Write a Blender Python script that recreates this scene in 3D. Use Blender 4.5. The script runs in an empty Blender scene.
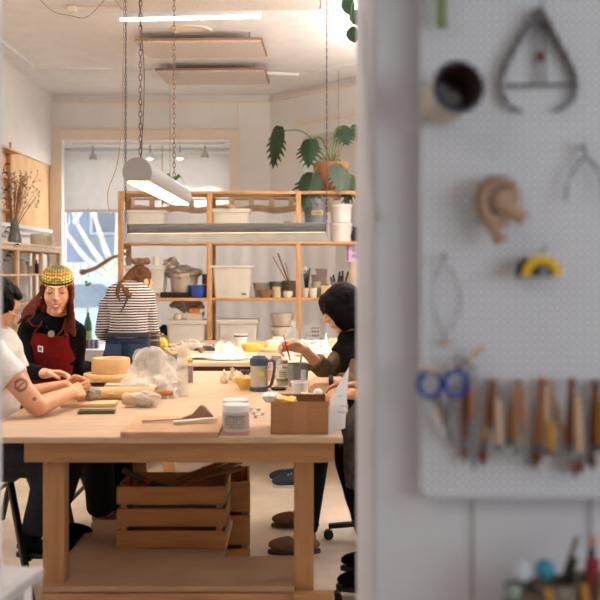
import bpy, bmesh, math, random
from mathutils import Vector as V, Matrix as M, noise as mnoise

random.seed(7)
SC = bpy.context.scene
COL = SC.collection
PI = math.pi
def R(d): return math.radians(d)

# ------------------------------------------------------------------ helpers
CAMZ = 1.54
def P(px, py, Y):                      # survey helper: photo direction + distance -> metres
    return V(((px-297)*Y/1000, Y, CAMZ-(py-270)*Y/1000))
def T(px, py, z=0.9):                  # point on a table top
    Y = (CAMZ-z)*1000/(py-270)
    return V(((px-297)*Y/1000, Y, z))

def lin(c):
    out = []
    for v in c:
        v = v/255
        out.append(v/12.92 if v <= .04045 else ((v+.055)/1.055)**2.4)
    return out

MATS = {}
def mat(name, c, rough=.6, metal=0, var=.08, vs=8, bump=0, bs=60, stretch=(1,1,1), trans=0, alpha=1,
        emis=0, ecol=None, sheen=0, spec=.5, ior=1.45, c2=None, sub=0):
    if name in MATS: return MATS[name]
    m = bpy.data.materials.new(name); m.use_nodes = True
    nt = m.node_tree; N = nt.nodes; L = nt.links
    b = N['Principled BSDF']
    b.inputs['Roughness'].default_value = rough
    b.inputs['Metallic'].default_value = metal
    b.inputs['IOR'].default_value = ior
    b.inputs['Transmission Weight'].default_value = trans
    b.inputs['Alpha'].default_value = alpha
    b.inputs['Specular IOR Level'].default_value = spec
    if sheen: b.inputs['Sheen Weight'].default_value = sheen
    if sub:
        b.inputs['Subsurface Weight'].default_value = sub
        b.inputs['Subsurface Radius'].default_value = (.012, .005, .003)
        b.inputs['Subsurface Scale'].default_value = 1.0
    base = lin(c)
    if emis:
        b.inputs['Emission Color'].default_value = (*(lin(ecol) if ecol else base), 1)
        b.inputs['Emission Strength'].default_value = emis
    tc = N.new('ShaderNodeTexCoord'); mp = N.new('ShaderNodeMapping')
    mp.inputs['Scale'].default_value = stretch
    L.new(tc.outputs['Object'], mp.inputs['Vector'])
    nz = N.new('ShaderNodeTexNoise'); nz.inputs['Scale'].default_value = vs
    nz.inputs['Detail'].default_value = 5; nz.inputs['Roughness'].default_value = .6
    L.new(mp.outputs[0], nz.inputs['Vector'])
    rp = N.new('ShaderNodeValToRGB')
    lo = lin(c2) if c2 else [max(0, v*(1-2*var)) for v in base]
    hi = base if c2 else [min(1, v*(1+2*var)) for v in base]
    rp.color_ramp.elements[0].position = .3; rp.color_ramp.elements[1].position = .7
    rp.color_ramp.elements[0].color = (*lo, 1); rp.color_ramp.elements[1].color = (*hi, 1)
    L.new(nz.outputs['Fac'], rp.inputs['Fac']); L.new(rp.outputs['Color'], b.inputs['Base Color'])
    if bump:
        n2 = N.new('ShaderNodeTexNoise'); n2.inputs['Scale'].default_value = bs
        n2.inputs['Detail'].default_value = 4
        L.new(mp.outputs[0], n2.inputs['Vector'])
        bp = N.new('ShaderNodeBump'); bp.inputs['Strength'].default_value = bump
        bp.inputs['Distance'].default_value = .01
        L.new(n2.outputs['Fac'], bp.inputs['Height']); L.new(bp.outputs['Normal'], b.inputs['Normal'])
    MATS[name] = m
    return m

def wood(name, c, axis='x', rough=.55, dark=.72, vs=5):
    s = {'x': (1, 9, 9), 'y': (9, 1, 9), 'z': (9, 9, 1)}[axis]
    d = tuple(v*dark**.45 for v in c)
    return mat(name, c, rough, vs=vs, bump=.12, bs=25, stretch=s, c2=(d[0], d[1]*.96, d[2]*.9))

def translucent(m, fac):
    nt = m.node_tree; N = nt.nodes; L = nt.links; b = N['Principled BSDF']; out = N['Material Output']
    t = N.new('ShaderNodeBsdfTranslucent'); x = N.new('ShaderNodeMixShader'); x.inputs[0].default_value = fac
    src = b.inputs['Base Color'].links[0].from_socket; L.new(src, t.inputs['Color'])
    L.new(b.outputs[0], x.inputs[1]); L.new(t.outputs[0], x.inputs[2]); L.new(x.outputs[0], out.inputs['Surface']); return m

class B:
    """collects shapes for ONE mesh object"""
    def __init__(s): s.bm = bmesh.new(); s.mi = 0
    def _add(s, tmp, mtx=None):
        if mtx is not None: bmesh.ops.transform(tmp, matrix=mtx, verts=tmp.verts)
        for f in tmp.faces: f.material_index = s.mi
        me = bpy.data.meshes.new('t'); tmp.to_mesh(me); tmp.free()
        s.bm.from_mesh(me); bpy.data.meshes.remove(me)
        return s
    def box(s, c, d, bev=0, rot=None, seg=2):
        t = bmesh.new(); bmesh.ops.create_cube(t, size=1)
        bmesh.ops.scale(t, vec=d, verts=t.verts)
        if bev: bmesh.ops.bevel(t, geom=t.edges[:], offset=bev, segments=seg, affect='EDGES', profile=.5)
        m = M.Translation(V(c))
        if rot is not None: m = m @ rot.to_4x4()
        return s._add(t, m)
    def b2(s, p0, p1, bev=0):             # box from two corners
        p0, p1 = V(p0), V(p1)
        return s.box((p0+p1)/2, [abs(v) for v in (p1-p0)], bev)
    def bar(s, p0, p1, w, h, bev=0, up=(0, 0, 1)):   # rectangular bar
        p0, p1 = V(p0), V(p1); z = (p1-p0); l = z.length; z.normalize()
        u = V(up)
        if abs(u.dot(z)) > .95: u = V((1, 0, 0))
        x = u.cross(z).normalized(); y = z.cross(x)
        return s.box((p0+p1)/2, (w, h, l), bev, M((x, y, z)).transposed())
    def cone(s, p0, p1, r0, r1=None, seg=20, caps=True):
        r1 = r0 if r1 is None else r1
        p0, p1 = V(p0), V(p1); z = p1-p0; l = z.length
        t = bmesh.new(); bmesh.ops.create_cone(t, cap_ends=caps, segments=seg, radius1=max(r0, 1e-5), radius2=max(r1, 1e-5), depth=l)
        q = z.to_track_quat('Z', 'Y')
        return s._add(t, M.Translation((p0+p1)/2) @ q.to_matrix().to_4x4())
    def ball(s, c, r, rot=None, sub=3):
        t = bmesh.new(); bmesh.ops.create_icosphere(t, subdivisions=sub, radius=1)
        if not hasattr(r, '__len__'): r = (r, r, r)
        bmesh.ops.scale(t, vec=r, verts=t.verts)
        m = M.Translation(V(c))
        if rot is not None: m = m @ rot.to_4x4()
        return s._add(t, m)
    def lathe(s, prof, c=(0, 0, 0), seg=28, rot=None, close=True, sx=1, sy=1):
        t = bmesh.new(); rings = []
        for r, z in prof:
            if r < 1e-5: rings.append([t.verts.new((0, 0, z))])
            else: rings.append([t.verts.new((r*sx*math.cos(2*PI*i/seg), r*sy*math.sin(2*PI*i/seg), z)) for i in range(seg)])
        for a, b in zip(rings, rings[1:]):
            for i in range(seg):
                j = (i+1) % seg
                if len(a) == 1 and len(b) == 1: continue
                if len(a) == 1: t.faces.new((a[0], b[j], b[i]))
                elif len(b) == 1: t.faces.new((a[i], a[j], b[0]))
                else: t.faces.new((a[i], a[j], b[j], b[i]))
        bmesh.ops.recalc_face_normals(t, faces=t.faces)
        m = M.Translation(V(c))
        if rot is not None: m = m @ rot.to_4x4()
        return s._add(t, m)
    def tube(s, pts, r, seg=8, closed=False, flat=1.0):
        pts = [V(p) for p in pts]; n = len(pts)
        rr = r if hasattr(r, '__len__') else [r]*n
        t = bmesh.new(); rings = []
        prev = None
        for i, p in enumerate(pts):
            if closed: d = pts[(i+1) % n]-pts[i-1]
            else: d = pts[min(i+1, n-1)]-pts[max(i-1, 0)]
            if d.length < 1e-9: d = V((0, 0, 1))
            d.normalize()
            if prev is None:
                u = V((0, 0, 1)) if abs(d.z) < .9 else V((1, 0, 0))
                x = u.cross(d).normalized()
            else:
                x = (prev-d*prev.dot(d))
                x = x.normalized() if x.length > 1e-6 else prev
            prev = x; y = d.cross(x)
            rings.append([t.verts.new(p+x*rr[i]*math.cos(2*PI*k/seg)+y*rr[i]*flat*math.sin(2*PI*k/seg)) for k in range(seg)])
        m = n if closed else n-1
        for i in range(m):
            a, b = rings[i], rings[(i+1) % n]
            for k in range(seg):
                t.faces.new((a[k], a[(k+1) % seg], b[(k+1) % seg], b[k]))
        if not closed:
            t.faces.new(rings[0][::-1]); t.faces.new(rings[-1])
        bmesh.ops.recalc_face_normals(t, faces=t.faces)
        return s._add(t)
    def prism(s, poly, depth, mtx=None, bev=0):   # polygon in local xy, extruded +z
        t = bmesh.new()
        f = t.faces.new([t.verts.new((x, y, 0)) for x, y in poly])
        r = bmesh.ops.extrude_face_region(t, geom=[f])
        bmesh.ops.translate(t, vec=(0, 0, depth), verts=[g for g in r['geom'] if isinstance(g, bmesh.types.BMVert)])
        bmesh.ops.recalc_face_normals(t, faces=t.faces)
        if bev: bmesh.ops.bevel(t, geom=t.edges[:], offset=bev, segments=2, affect='EDGES', profile=.5)
        return s._add(t, mtx)
    def grid(s, fn, nu, nv, thick=0):             # surface fn(u,v)->point
        t = bmesh.new()
        vs = [[t.verts.new(fn(i/nu, j/nv)) for j in range(nv+1)] for i in range(nu+1)]
        for i in range(nu):
            for j in range(nv):
                t.faces.new((vs[i][j], vs[i+1][j], vs[i+1][j+1], vs[i][j+1]))
        if thick:
            bmesh.ops.recalc_face_normals(t, faces=t.faces)
            bmesh.ops.solidify(t, geom=t.faces[:], thickness=thick)
        return s._add(t)
    def done(s, name, mats, parent=None, loc=None, rz=0, ang=38, smooth=True):
        me = bpy.data.meshes.new(name)
        if not hasattr(mats, '__len__'): mats = [mats]
        for m in mats: me.materials.append(m)
        s.bm.to_mesh(me); s.bm.free()
        if smooth:
            me.polygons.foreach_set('use_smooth', [True]*len(me.polygons))
            me.set_sharp_from_angle(angle=R(ang))
        o = bpy.data.objects.new(name, me); COL.objects.link(o)
        if parent: o.parent = parent
        if loc is not None: o.location = loc
        if rz: o.rotation_euler = (0, 0, rz)
        return o

USED = set()
def tag(o, label, cat, group=None, kind=None):
    o['label'] = label; o['category'] = cat
    if group: o['group'] = group
    if kind: o['kind'] = kind
    if label in USED and not group: print('DUP LABEL', label)
    USED.add(label)
    return o
def thing(name, label, cat, loc=(0, 0, 0), rz=0, group=None):
    o = bpy.data.objects.new(name, None); COL.objects.link(o)
    o.empty_display_size = .05
    o.location = loc; o.rotation_euler = (0, 0, rz)
    return tag(o, label, cat, group)
def struct(o): o['kind'] = 'structure'; return o
def dup(root, label, loc, rz=None, group=None, scale=None):
    r = root.copy(); COL.objects.link(r); r.location = loc
    if rz is not None: r.rotation_euler = (0, 0, rz)
    if scale: r.scale = scale if hasattr(scale, '__len__') else (scale,)*3
    tag(r, label, root['category'], group or root.get('group'))
    for ch in list(root.children):
        c = ch.copy(); COL.objects.link(c); c.parent = r
        for g in list(ch.children):
            d = g.copy(); COL.objects.link(d); d.parent = c
    return r
def arc(c, r, a0, a1, n=12, plane='xz', ry=None):
    c = V(c); ry = ry or r; out = []
    for i in range(n+1):
        a = R(a0+(a1-a0)*i/n); u, v = r*math.cos(a), ry*math.sin(a)
        out.append(c+(V((u, 0, v)) if plane == 'xz' else V((u, v, 0)) if plane == 'xy' else V((0, u, v))))
    return out
def curve(pts, n=8):                    # Catmull-Rom through points
    pts = [V(p) for p in pts]; q = [pts[0]*2-pts[1]]+pts+[pts[-1]*2-pts[-2]]; out = []
    for i in range(1, len(q)-2):
        for k in range(n):
            t = k/n; a, b, c, d = q[i-1:i+3]
            out.append(.5*((2*b)+(c-a)*t+(2*a-5*b+4*c-d)*t*t+(3*b-a-3*c+d)*t**3))
    out.append(pts[-1]); return out

# ------------------------------------------------------------------ materials
W_WHITE = mat('white_wall_paint', (226, 222, 217), .8, var=.02, vs=3, bump=.05, bs=120)
W_WARMLIT = mat('warm_lit_wall', (226, 186, 142), .85, var=.06, vs=4, bump=.06, bs=150)  # tan tone carries the glow of a warm lamp on this wall
W_CREAM = mat('cream_paint', (228, 212, 194), .75, var=.02)
W_CEIL = mat('ceiling_paint', (230, 226, 223), .85, var=.03, vs=5, bump=.06, bs=140)
W_FRONT = mat('doorway_wall_paint', (214, 212, 216), .7, var=.02, vs=6, bump=.05, bs=90)
TRIMW = mat('white_gloss_paint', (234, 234, 234), .4, var=.01)
PINE = wood('pine_upright', (216, 164, 110), 'z')
PINEX = wood('pine_board', (216, 164, 110), 'x')
PINEY = wood('pine_rail', (216, 164, 110), 'y')
PLY = mat('plywood_top', (196, 165, 135), .5, var=.07, vs=5, bump=.05, bs=60, stretch=(1, 5, 5))
LUMX = wood('table_lumber', (180, 134, 88), 'x')
LUMZ = wood('table_post_lumber', (180, 134, 88), 'z')
LUMY = wood('table_side_lumber', (180, 134, 88), 'y')
CRATE = wood('crate_wood', (176, 120, 62), 'x')
CRATED = wood('aged_crate_wood', (140, 92, 54), 'y')
BIRCH = wood('light_wood', (234, 200, 160), 'z')
BIRCHY = wood('light_wood_rail', (234, 200, 160), 'y')
TOOLW = wood('tool_wood', (196, 132, 78), 'z')
TOOLP = wood('pale_tool_wood', (214, 178, 146), 'z')
TOOLD = wood('dark_tool_wood', (128, 74, 44), 'z')
BLACK = mat('black_plastic', (16, 16, 18), .45)
BLACKM = mat('black_metal', (22, 22, 24), .4, .3)
GREYM = mat('grey_metal', (122, 126, 130), .4, .7)
STEEL = mat('brushed_steel', (196, 192, 186), .28, .9, var=.04)
IRON = mat('tool_iron', (116, 114, 114), .5, .5)
CREAMP = mat('cream_plastic', (234, 226, 212), .45, var=.02)
WHITEP = mat('white_plastic', (238, 236, 232), .4, var=.02)
CLAY = mat('tan_clay', (218, 196, 166), .85, var=.06, vs=25, bump=.2, bs=60)
CLAYG = mat('grey_clay', (160, 148, 134), .85, var=.08, vs=25, bump=.2, bs=60)
CLAYD = mat('dark_clay', (112, 94, 78), .85, var=.08, vs=25, bump=.2, bs=60)
CLAYW = mat('white_clay', (234, 224, 208), .8, var=.05, vs=25, bump=.2, bs=50)
TERRA = mat('terracotta', (176, 120, 88), .8, var=.1, vs=10, bump=.1, bs=60)
LEAF = mat('monstera_leaf', (30, 56, 30), .4, var=.25, vs=10)
LEAFL = mat('light_leaf', (82, 128, 60), .5, var=.25, vs=12)
STEM = mat('leaf_stem', (92, 120, 62), .6)
DRY = mat('dried_stem', (150, 112, 80), .9, var=.2)
BAG = mat('clear_plastic_bag', (250, 244, 234), .22, var=.01, alpha=.38, bump=.35, bs=22)
GLASS = mat('clear_glass', (240, 246, 244), .04, var=0, alpha=.2)
DARKBOX = mat('grey_brown_card', (122, 108, 94), .85, var=.08, bump=.1)
CARD = mat('cardboard', (172, 124, 80), .85, var=.05, vs=14, stretch=(1, 1, 6))
YELL = mat('yellow_glaze', (246, 204, 96), .35, var=.03)
BLUEP = mat('blue_plastic', (44, 74, 150), .4, var=.05)
FELT = mat('panel_felt', (206, 194, 184), .95, var=.1, vs=60, bump=.2, bs=120)
PAPER = mat('white_paper', (246, 242, 234), .8, var=.02, bump=.2, bs=14)

# ------------------------------------------------------------------ camera
cd = bpy.data.cameras.new('camera'); cam = bpy.data.objects.new('camera', cd); COL.objects.link(cam)
cam.location = (0, 0, CAMZ); cam.rotation_euler = (R(90), 0, 0)
cd.sensor_width = 36; cd.lens = 60; cd.shift_x = 3/600; cd.shift_y = -30/600
cd.dof.use_dof = True; cd.dof.focus_distance = 6.0; cd.dof.aperture_fstop = 3.0; cd.dof.aperture_blades = 0
SC.camera = cam

# ------------------------------------------------------------------ room shell
H = 3.7; XL = -3.07; YB = 12.35; XR = 2.6
def plain(name, p0, p1, m): return struct(B().b2(p0, p1).done(name, m, smooth=False))
FLOORM = mat('worn_concrete_floor', (206, 188, 168), .55, var=.1, vs=2.2, bump=.04, bs=30)
plain('floor', (-3.4, -3.3, -.06), (3, 13.5, 0), FLOORM)
plain('ceiling', (-3.4, 2.15, H), (3, 13.5, H+.06), W_CEIL)
plain('wall_left', (XL-.1, 2.15, 0), (XL, YB+.1, H), W_WHITE)
b = B(); b.b2((XR, 2.15, 0), (XR+.1, 3.6, H)); b.b2((XR, 7.2, 0), (XR+.1, 10, H)); b.b2((XR, 3.6, 0), (XR+.1, 7.2, 1.9)); b.b2((XR, 3.6, 3.1), (XR+.1, 7.2, H))
struct(b.done('wall_right', W_WHITE, smooth=False))
b = B()
for y in (3.6, 4.8, 6.0, 7.16): b.b2((XR+.02, y, 1.9), (XR+.07, y+.04, 3.1))
for z in (1.9, 3.06): b.b2((XR+.02, 3.6, z), (XR+.07, 7.2, z+.04))
struct(b.done('added_window_3', TRIMW, smooth=False))  # unseen window, added to let more daylight into the workshop
# back wall with the shop window opening
OX0, OX1, OZ0, OZ1 = -2.9, -.83, .55, 3.14
b = B()
b.b2((XL, YB, 0), (OX0, YB+.12, H)); b.b2((OX1, YB, 0), (-.30, YB+.12, H))
b.b2((OX0, YB, OZ1), (OX1, YB+.12, H)); b.b2((OX0, YB, 0), (OX1, YB+.12, OZ0))
struct(b.done('wall_back', W_WHITE, smooth=False))
# angled wall, in its own frame: u along the wall, outwards normal n
A0 = V((-.33, YB, 0)); A1 = V((XR, YB-1.17*(XR+.33), 0))
ux = (A1-A0).normalized(); nx = V((0, 0, 1)).cross(ux).normalized()  # away from camera side
if nx.y < 0: nx = -nx
AM = M(((ux.x, nx.x, 0, A0.x), (ux.y, nx.y, 0, A0.y), (0, 0, 1, 0), (0, 0, 0, 1)))
LA = (A1-A0).length
b = B()
nu0, nu1, nz0, nz1 = .62, 3.0, 2.0, 3.13
for p0, p1 in (((0, 0, 0), (nu0, .1, H)), ((nu1, 0, 0), (LA, .1, H)), ((nu0, 0, 0), (nu1, .1, nz0)), ((nu0, 0, nz1), (nu1, .1, H)),
               ((nu0, .1, nz0-.05), (nu1, .32, nz0)), ((nu0, .1, nz1), (nu1, .32, nz1+.05)), ((nu0-.05, .1, nz0), (nu0, .32, nz1)),
               ((nu0-.05, .30, nz0-.05), (nu1, .36, nz1+.05))):
    b.b2(p0, p1)
bmesh.ops.transform(b.bm, matrix=AM, verts=b.bm.verts)
struct(b.done('wall_right_angled', W_WHITE, smooth=False))
b = B(); b.b2((.5, -.02, nz1+.14), (LA-.1, 0, nz1+.19)); b.b2((0, -.03, H-.09), (LA, 0, H-.05))
bmesh.ops.transform(b.bm, matrix=AM, verts=b.bm.verts)
struct(b.done('trim_1', W_CREAM, smooth=False))
# left wall: white bulkhead above, warm lamp glow put into the wall colour below it, white rail at 2 m
plain('trim_2', (XL, 6, 2.82), (XL+.05, YB, H), W_WHITE)
plain('wall_left_lower', (XL, 6, 2.04), (XL+.015, YB, 2.82), W_WARMLIT)
b = B(); b.b2((XL, 6, 1.985), (XL+.09, YB-.15, 2.03), .008); b.b2((XL, 6, 1.93), (XL+.045, YB-.15, 1.985), .006)
struct(b.done('trim_3', TRIMW))
# casing of the shop window and the boards above it
b = B()
b.b2((XL+.02, YB-.03, OZ0), (OX0, YB, OZ1+.13)); b.b2((OX1, YB-.03, OZ0), (OX1+.13, YB, OZ1+.13))
b.b2((OX0, YB-.03, OZ1), (OX1, YB, OZ1+.13))
struct(b.done('trim_4', W_CREAM, smooth=False))
b = B(); b.b2((XL, YB-.015, OZ1+.135), (-.72, YB, OZ1+.16)); b.b2((-.74, YB-.012, OZ1+.13), (-.72, YB, H-.09))
b.b2((XL, YB-.02, H-.095), (-.33, YB, H-.07))
struct(b.done('trim_5', W_CREAM, smooth=False))
# ceiling strip moulding
b = B()
pts = [P(0, 49, 10.6), P(25, 66, 10.6), P(240, 61.5, 10.85), P(300, 58, 11.0), P(356, 63, 10.9)]
pts[0] = V((XL+.28, 7, H)); pts[1] = V((XL+.28, 10.6, H))
for i in range(2, 5): pts[i].z = H
pts[4].y = 10.3
for p, q in zip(pts, pts[1:]): b.bar(p-V((0, 0, .012)), q-V((0, 0, .012)), .05, .03, .004)
struct(b.done('trim_6', W_CEIL))
# display bay behind the opening
DY = YB+.95; BX0 = -3.14
b = B()
b.b2((BX0-.1, YB+.12, OZ0-.1), (OX1+.1, DY+.05, OZ0)); b.b2((BX0-.1, YB+.12, OZ1), (OX1+.1, DY+.05, OZ1+.1))
b.b2((BX0-.1, YB+.12, OZ0), (BX0, DY+.05, OZ1)); b.b2((OX1, YB+.12, OZ0), (OX1+.1, DY+.05, OZ1))
struct(b.done('window_bay', W_WHITE, smooth=False))
wf = struct(B().b2((BX0, DY-.05, OZ0), (BX0+.07, DY+.02, OZ1)).b2((OX1-.07, DY-.05, OZ0), (OX1, DY+.02, OZ1))
   .b2((BX0, DY-.05, OZ0), (OX1, DY+.02, OZ0+.08)).b2((BX0, DY-.05, OZ1-.08), (OX1, DY+.02, OZ1)).done('window_1', TRIMW, smooth=False))
struct(B().b2((BX0+.07, DY-.012, OZ0+.08), (OX1-.07, DY-.006, OZ1-.08)).done('window_pane', mat('window_glass', (245, 250, 252), .02, var=0, alpha=.12), wf, smooth=False))
# front (doorway) wall: pegboard side on the right, a sliver of the left jamb
FY = 1.7
def vwall(name, x0, x1, bev):
    t = B(); t.box(((x0+x1)/2, FY+.225, 1.9), (x1-x0, .45, 3.8), bev, seg=4); return struct(t.done(name, W_FRONT))
vwall('wall_front', .127, 3.0, .012)
vwall('wall_front_left', -3.3, -.632, .012)
plain('wall_lintel', (-.7, FY, 2.75), (.3, FY+.45, 3.8), W_FRONT)
# the room the photographer stands in
plain('wall_near_left', (-2.4, -3, 0), (-2.3, FY, 3), W_FRONT)
b = B(); b.b2((2.3, -3, 0), (2.4, -1.9, 3)); b.b2((2.3, .8, 0), (2.4, FY, 3)); b.b2((2.3, -1.9, 0), (2.4, .8, 1.1)); b.b2((2.3, -1.9, 2.5), (2.4, .8, 3))
struct(b.done('wall_near_right', W_FRONT, smooth=False))
b = B()
for y in (-1.9, -.6, .76): b.b2((2.33, y, 1.1), (2.37, y+.04, 2.5))
for z in (1.1, 2.46): b.b2((2.33, -1.9, z), (2.37, .8, z+.04))
struct(b.done('window_4', TRIMW, smooth=False))
plain('ceiling_near', (-2.4, -3.1, 3), (2.4, FY, 3.06), W_CEIL)
plain('wall_near_back', (-2.4, -3.1, 0), (2.4, -3, 3), W_FRONT)
# ------------------------------------------------------------------ light
def area(name, loc, rot, sx, sy, power, col):
    l = bpy.data.lights.new(name, 'AREA'); l.shape = 'RECTANGLE'; l.size = sx; l.size_y = sy
    l.energy = power; l.color = col
    o = bpy.data.objects.new(name, l); COL.objects.link(o); o.location = loc; o.rotation_euler = rot; return o
WARM = (1, .74, .47); COOL = (.80, .88, 1)
for nm, loc, rx, sx, sy in (('shop_window_portal', (-1.98, DY-.1, 1.85), -90, 2.2, 2.5), ('added_window_portal', (XR-.02, 5.4, 2.5), 0, 1.2, 3.6), ('near_side_portal', (2.28, -.55, 1.8), 0, 1.4, 2.7)):
    p = area(nm, loc, (R(rx), 0, 0) if rx else (0, R(90), 0), sx, sy, 1, (1, 1, 1)); p.data.cycles.is_portal = True
w = bpy.data.worlds.new('overcast_sky'); SC.world = w; w.use_nodes = True
nt = w.node_tree; bg = nt.nodes['Background']
bg.inputs['Color'].default_value = (.88, .94, 1, 1); bg.inputs['Strength'].default_value = 4.3
SC.view_settings.view_transform = 'Standard'; SC.view_settings.look = 'None'
SC.view_settings.gamma = 1; SC.view_settings.exposure = 0
try: SC.cycles.use_denoising = True
except Exception: pass
UPW, DNW, UPC = 88, 12, (1, .95, .90)
# ------------------------------------------------------------------ lamps
LED = mat('lamp_diffuser', (255, 236, 205), .5, var=0, emis=16, ecol=(255, 216, 164))
TUBE = mat('strip_tube', (255, 246, 235), .5, var=0, emis=30, ecol=(255, 240, 218))
LAMPG = mat('lamp_grey_body', (104, 101, 98), .45, .35, var=.04)
LAMPE = mat('lamp_end_cap', (150, 142, 136), .6, .05, var=.03)
LAMPS = mat('lamp_silver_skirt', (178, 176, 174), .35, .5, var=.03)
CHAINM = mat('rusty_chain', (120, 92, 86), .5, .6)
CORDM = mat('dark_cord', (48, 42, 40), .7)
def chain_pts(b, p0, p1, link=.04, w=.008, r=.0026):
    p0, p1 = V(p0), V(p1); n = int((p1-p0).length/(link*.78)); d = (p1-p0)/n; dn = d.normalized()
    for i in range(n):
        c = p0+d*(i+.5); a = V((1, 0, 0)) if i % 2 else V((0, 1, 0))
        pts = []
        for k in range(8):
            t = 2*PI*k/8
            pts.append(c+dn*(link/2)*math.cos(t)+a*w*math.sin(t))
        b.tube(pts, r, 4, closed=True)
def lamp(name, label, p0, p1, rad, cut=-.62):
    p0, p1 = V(p0), V(p1); d = (p1-p0); l = d.length; d.normalize()
    side = V((0, 0, 1)).cross(d).normalized()
    t = thing(name, label, 'pendant lamp', p0)
    a0 = math.asin(cut)
    prof = [(rad*math.cos(a), rad*math.sin(a)) for a in [a0+(PI-2*a0)*i/26 for i in range(27)]]
    m = M((side, V((0, 0, 1)), -d)).transposed().to_4x4()   # local z points back along -d
    if m.to_3x3().determinant() < 0: m = M((-side, V((0, 0, 1)), -d)).transposed().to_4x4()
    off = M.Translation(V((0, 0, 0)))
    b = B(); b.prism(prof, -(l-.012) if False else l-.024, M.Translation(d*(l-.012)) @ m)
    b.done('housing', LAMPS, t, ang=30)
    for s in (0.0, l-.012):
        e = B(); pe = [(x*1.02, y*1.02) for x, y in prof]
        e.prism(pe, .012, M.Translation(d*(s+.012)) @ m); e.done('end_cap', LAMPE, t, ang=30)
    w = rad*math.cos(a0)*.86
    q = B(); q.box(d*l/2+V((0, 0, rad*cut-.004)), (w*2, .008, l-.03) if False else (1, 1, 1)) if False else None
    q = B(); q.bar(d*.02+V((0, 0, rad*cut-.004)), d*(l-.02)+V((0, 0, rad*cut-.004)), w*2, .008)
    q.done('diffuser', LED, t, smooth=False)
    return t, d, l
L1A, L1B = P(137, 172, 5.0), P(181, 197, 6.75)
t, d, l = lamp('tube_pendant_lamp', 'thick grey cylinder lamp pointing down the near table, glowing flat underside', L1A, L1B, .072)
for s in (.06, .80):
    c = B(); a = d*l*s+V((0, 0, .07)); chain_pts(c, a, V((a.x, a.y, H-L1A.z))); c.ball(a, .012)
    c.done('chain', CHAINM, t)
c = B(); pts = curve([d*.1+V((.004, 0, .07)), d*.1+V((.02, 0, .5)), d*.1+V((-.005, 0, .9)), d*.1+V((.012, 0, 1.3)), V((d.x*.1, d.y*.1, H-L1A.z))]); c.tube(pts, .0022, 6); c.done('power_cord', CORDM, t)
L2A, L2B = P(127, 234, 7.55), P(328, 232.5, 7.45)
t = thing('trough_pendant_lamp', 'long grey pendant lamp hanging crosswise before the shelves', 'pendant lamp', L2A)
d = (L2B-L2A); l = d.length; d.normalize()
q = B(); q.bar(V((0, 0, .037)), d*l+V((0, 0, .037)), .075, .074, .012); q.done('housing', LAMPG, t)
for s in (.004, l-.004):
    q = B(); q.bar(d*(s-.006)+V((0, 0, .01)), d*(s+.006)+V((0, 0, .01)), .1, .13, .004); q.done('end_cap', LAMPE, t)
q = B(); q.bar(d*.02+V((0, 0, -.025)), d*(l-.02)+V((0, 0, -.025)), .07, .01); q.done('diffuser', LED, t, smooth=False)
sk = B()
for sgn in (-1, 1):
    sk.grid(lambda u, v, sgn=sgn: d*(l*u)+V((0, sgn*(.04+.022*v), .0-.066*v)), 2, 6, .003)
sk.done('reflector_skirt', mat('lamp_skirt', (150, 143, 136), .4, .4), t)
c = B(); a = V((-.01, 0, .07)); chain_pts(c, a, V((a.x, a.y, H-L2A.z)), .036, .006, .0024); c.done('chain', CORDM, t)
c = B(); a = d*(l-.01)+V((0, 0, .07)); chain_pts(c, a, V((a.x, a.y, H-L2A.z)), .036, .005, .002); c.done('chain', CORDM, t)
c = B(); c.tube(curve([P(122, 128, 7.5)-L2A, P(117, 165, 7.5)-L2A, P(108, 192, 7.5)-L2A, P(110, 212, 7.5)-L2A, P(120, 220, 7.5)-L2A, P(125, 227, 7.5)-L2A]), .003, 6)
c.tube([P(122, 128, 7.5)-L2A, V((-.02, 0, H-L2A.z))], .003, 6)
c.done('power_cord', mat('tan_cord', (176, 128, 92), .7), t)
# ceiling batten, acoustic panels, rose
CY = 8.17
t = thing('ceiling_strip_light', 'thin white batten light glowing on the ceiling', 'strip light', P(190, 18, CY), R(-5))
b = B().box((0, 0, .03), (1.17, .07, .05), .004); b.done('housing', TRIMW, t)
B().box((0, -.005, -.004), (1.16, .024, .018), .006).done('tube', TUBE, t)
bb = B(); bb.b2((-.5, -.02, .055), (-.46, .02, H-t.location.z)); bb.b2((.46, -.02, .055), (.5, .02, H-t.location.z)); bb.done('bracket', TRIMW, t)
b = B(); q = P(72, 21, CY); b.box((0, 0, 0), (.07, .07, .05), .006); jb = thing('junction_box', 'small ceiling box with thin conduit beside the batten light', 'junction box', V((q.x, CY, H-.03)))
b.done('box', W_CREAM, jb)
b = B(); b.tube([(.03, 0, .012), (.44, -.02, .012)], .009); b.done('conduit', W_CREAM, jb)
b = B(); b.tube(curve([V((-.2, -.5, .02)), V((-.12, -.2, -.06)), V((-.02, 0, -.05)), V((.12, -.02, -.07)), V((.3, -.3, -.03)), V((.42, -.5, .02))]), .0022); b.done('cable', CORDM, jb)
PFRAME = wood('panel_edge_wood', (160, 112, 76), 'x')
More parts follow.
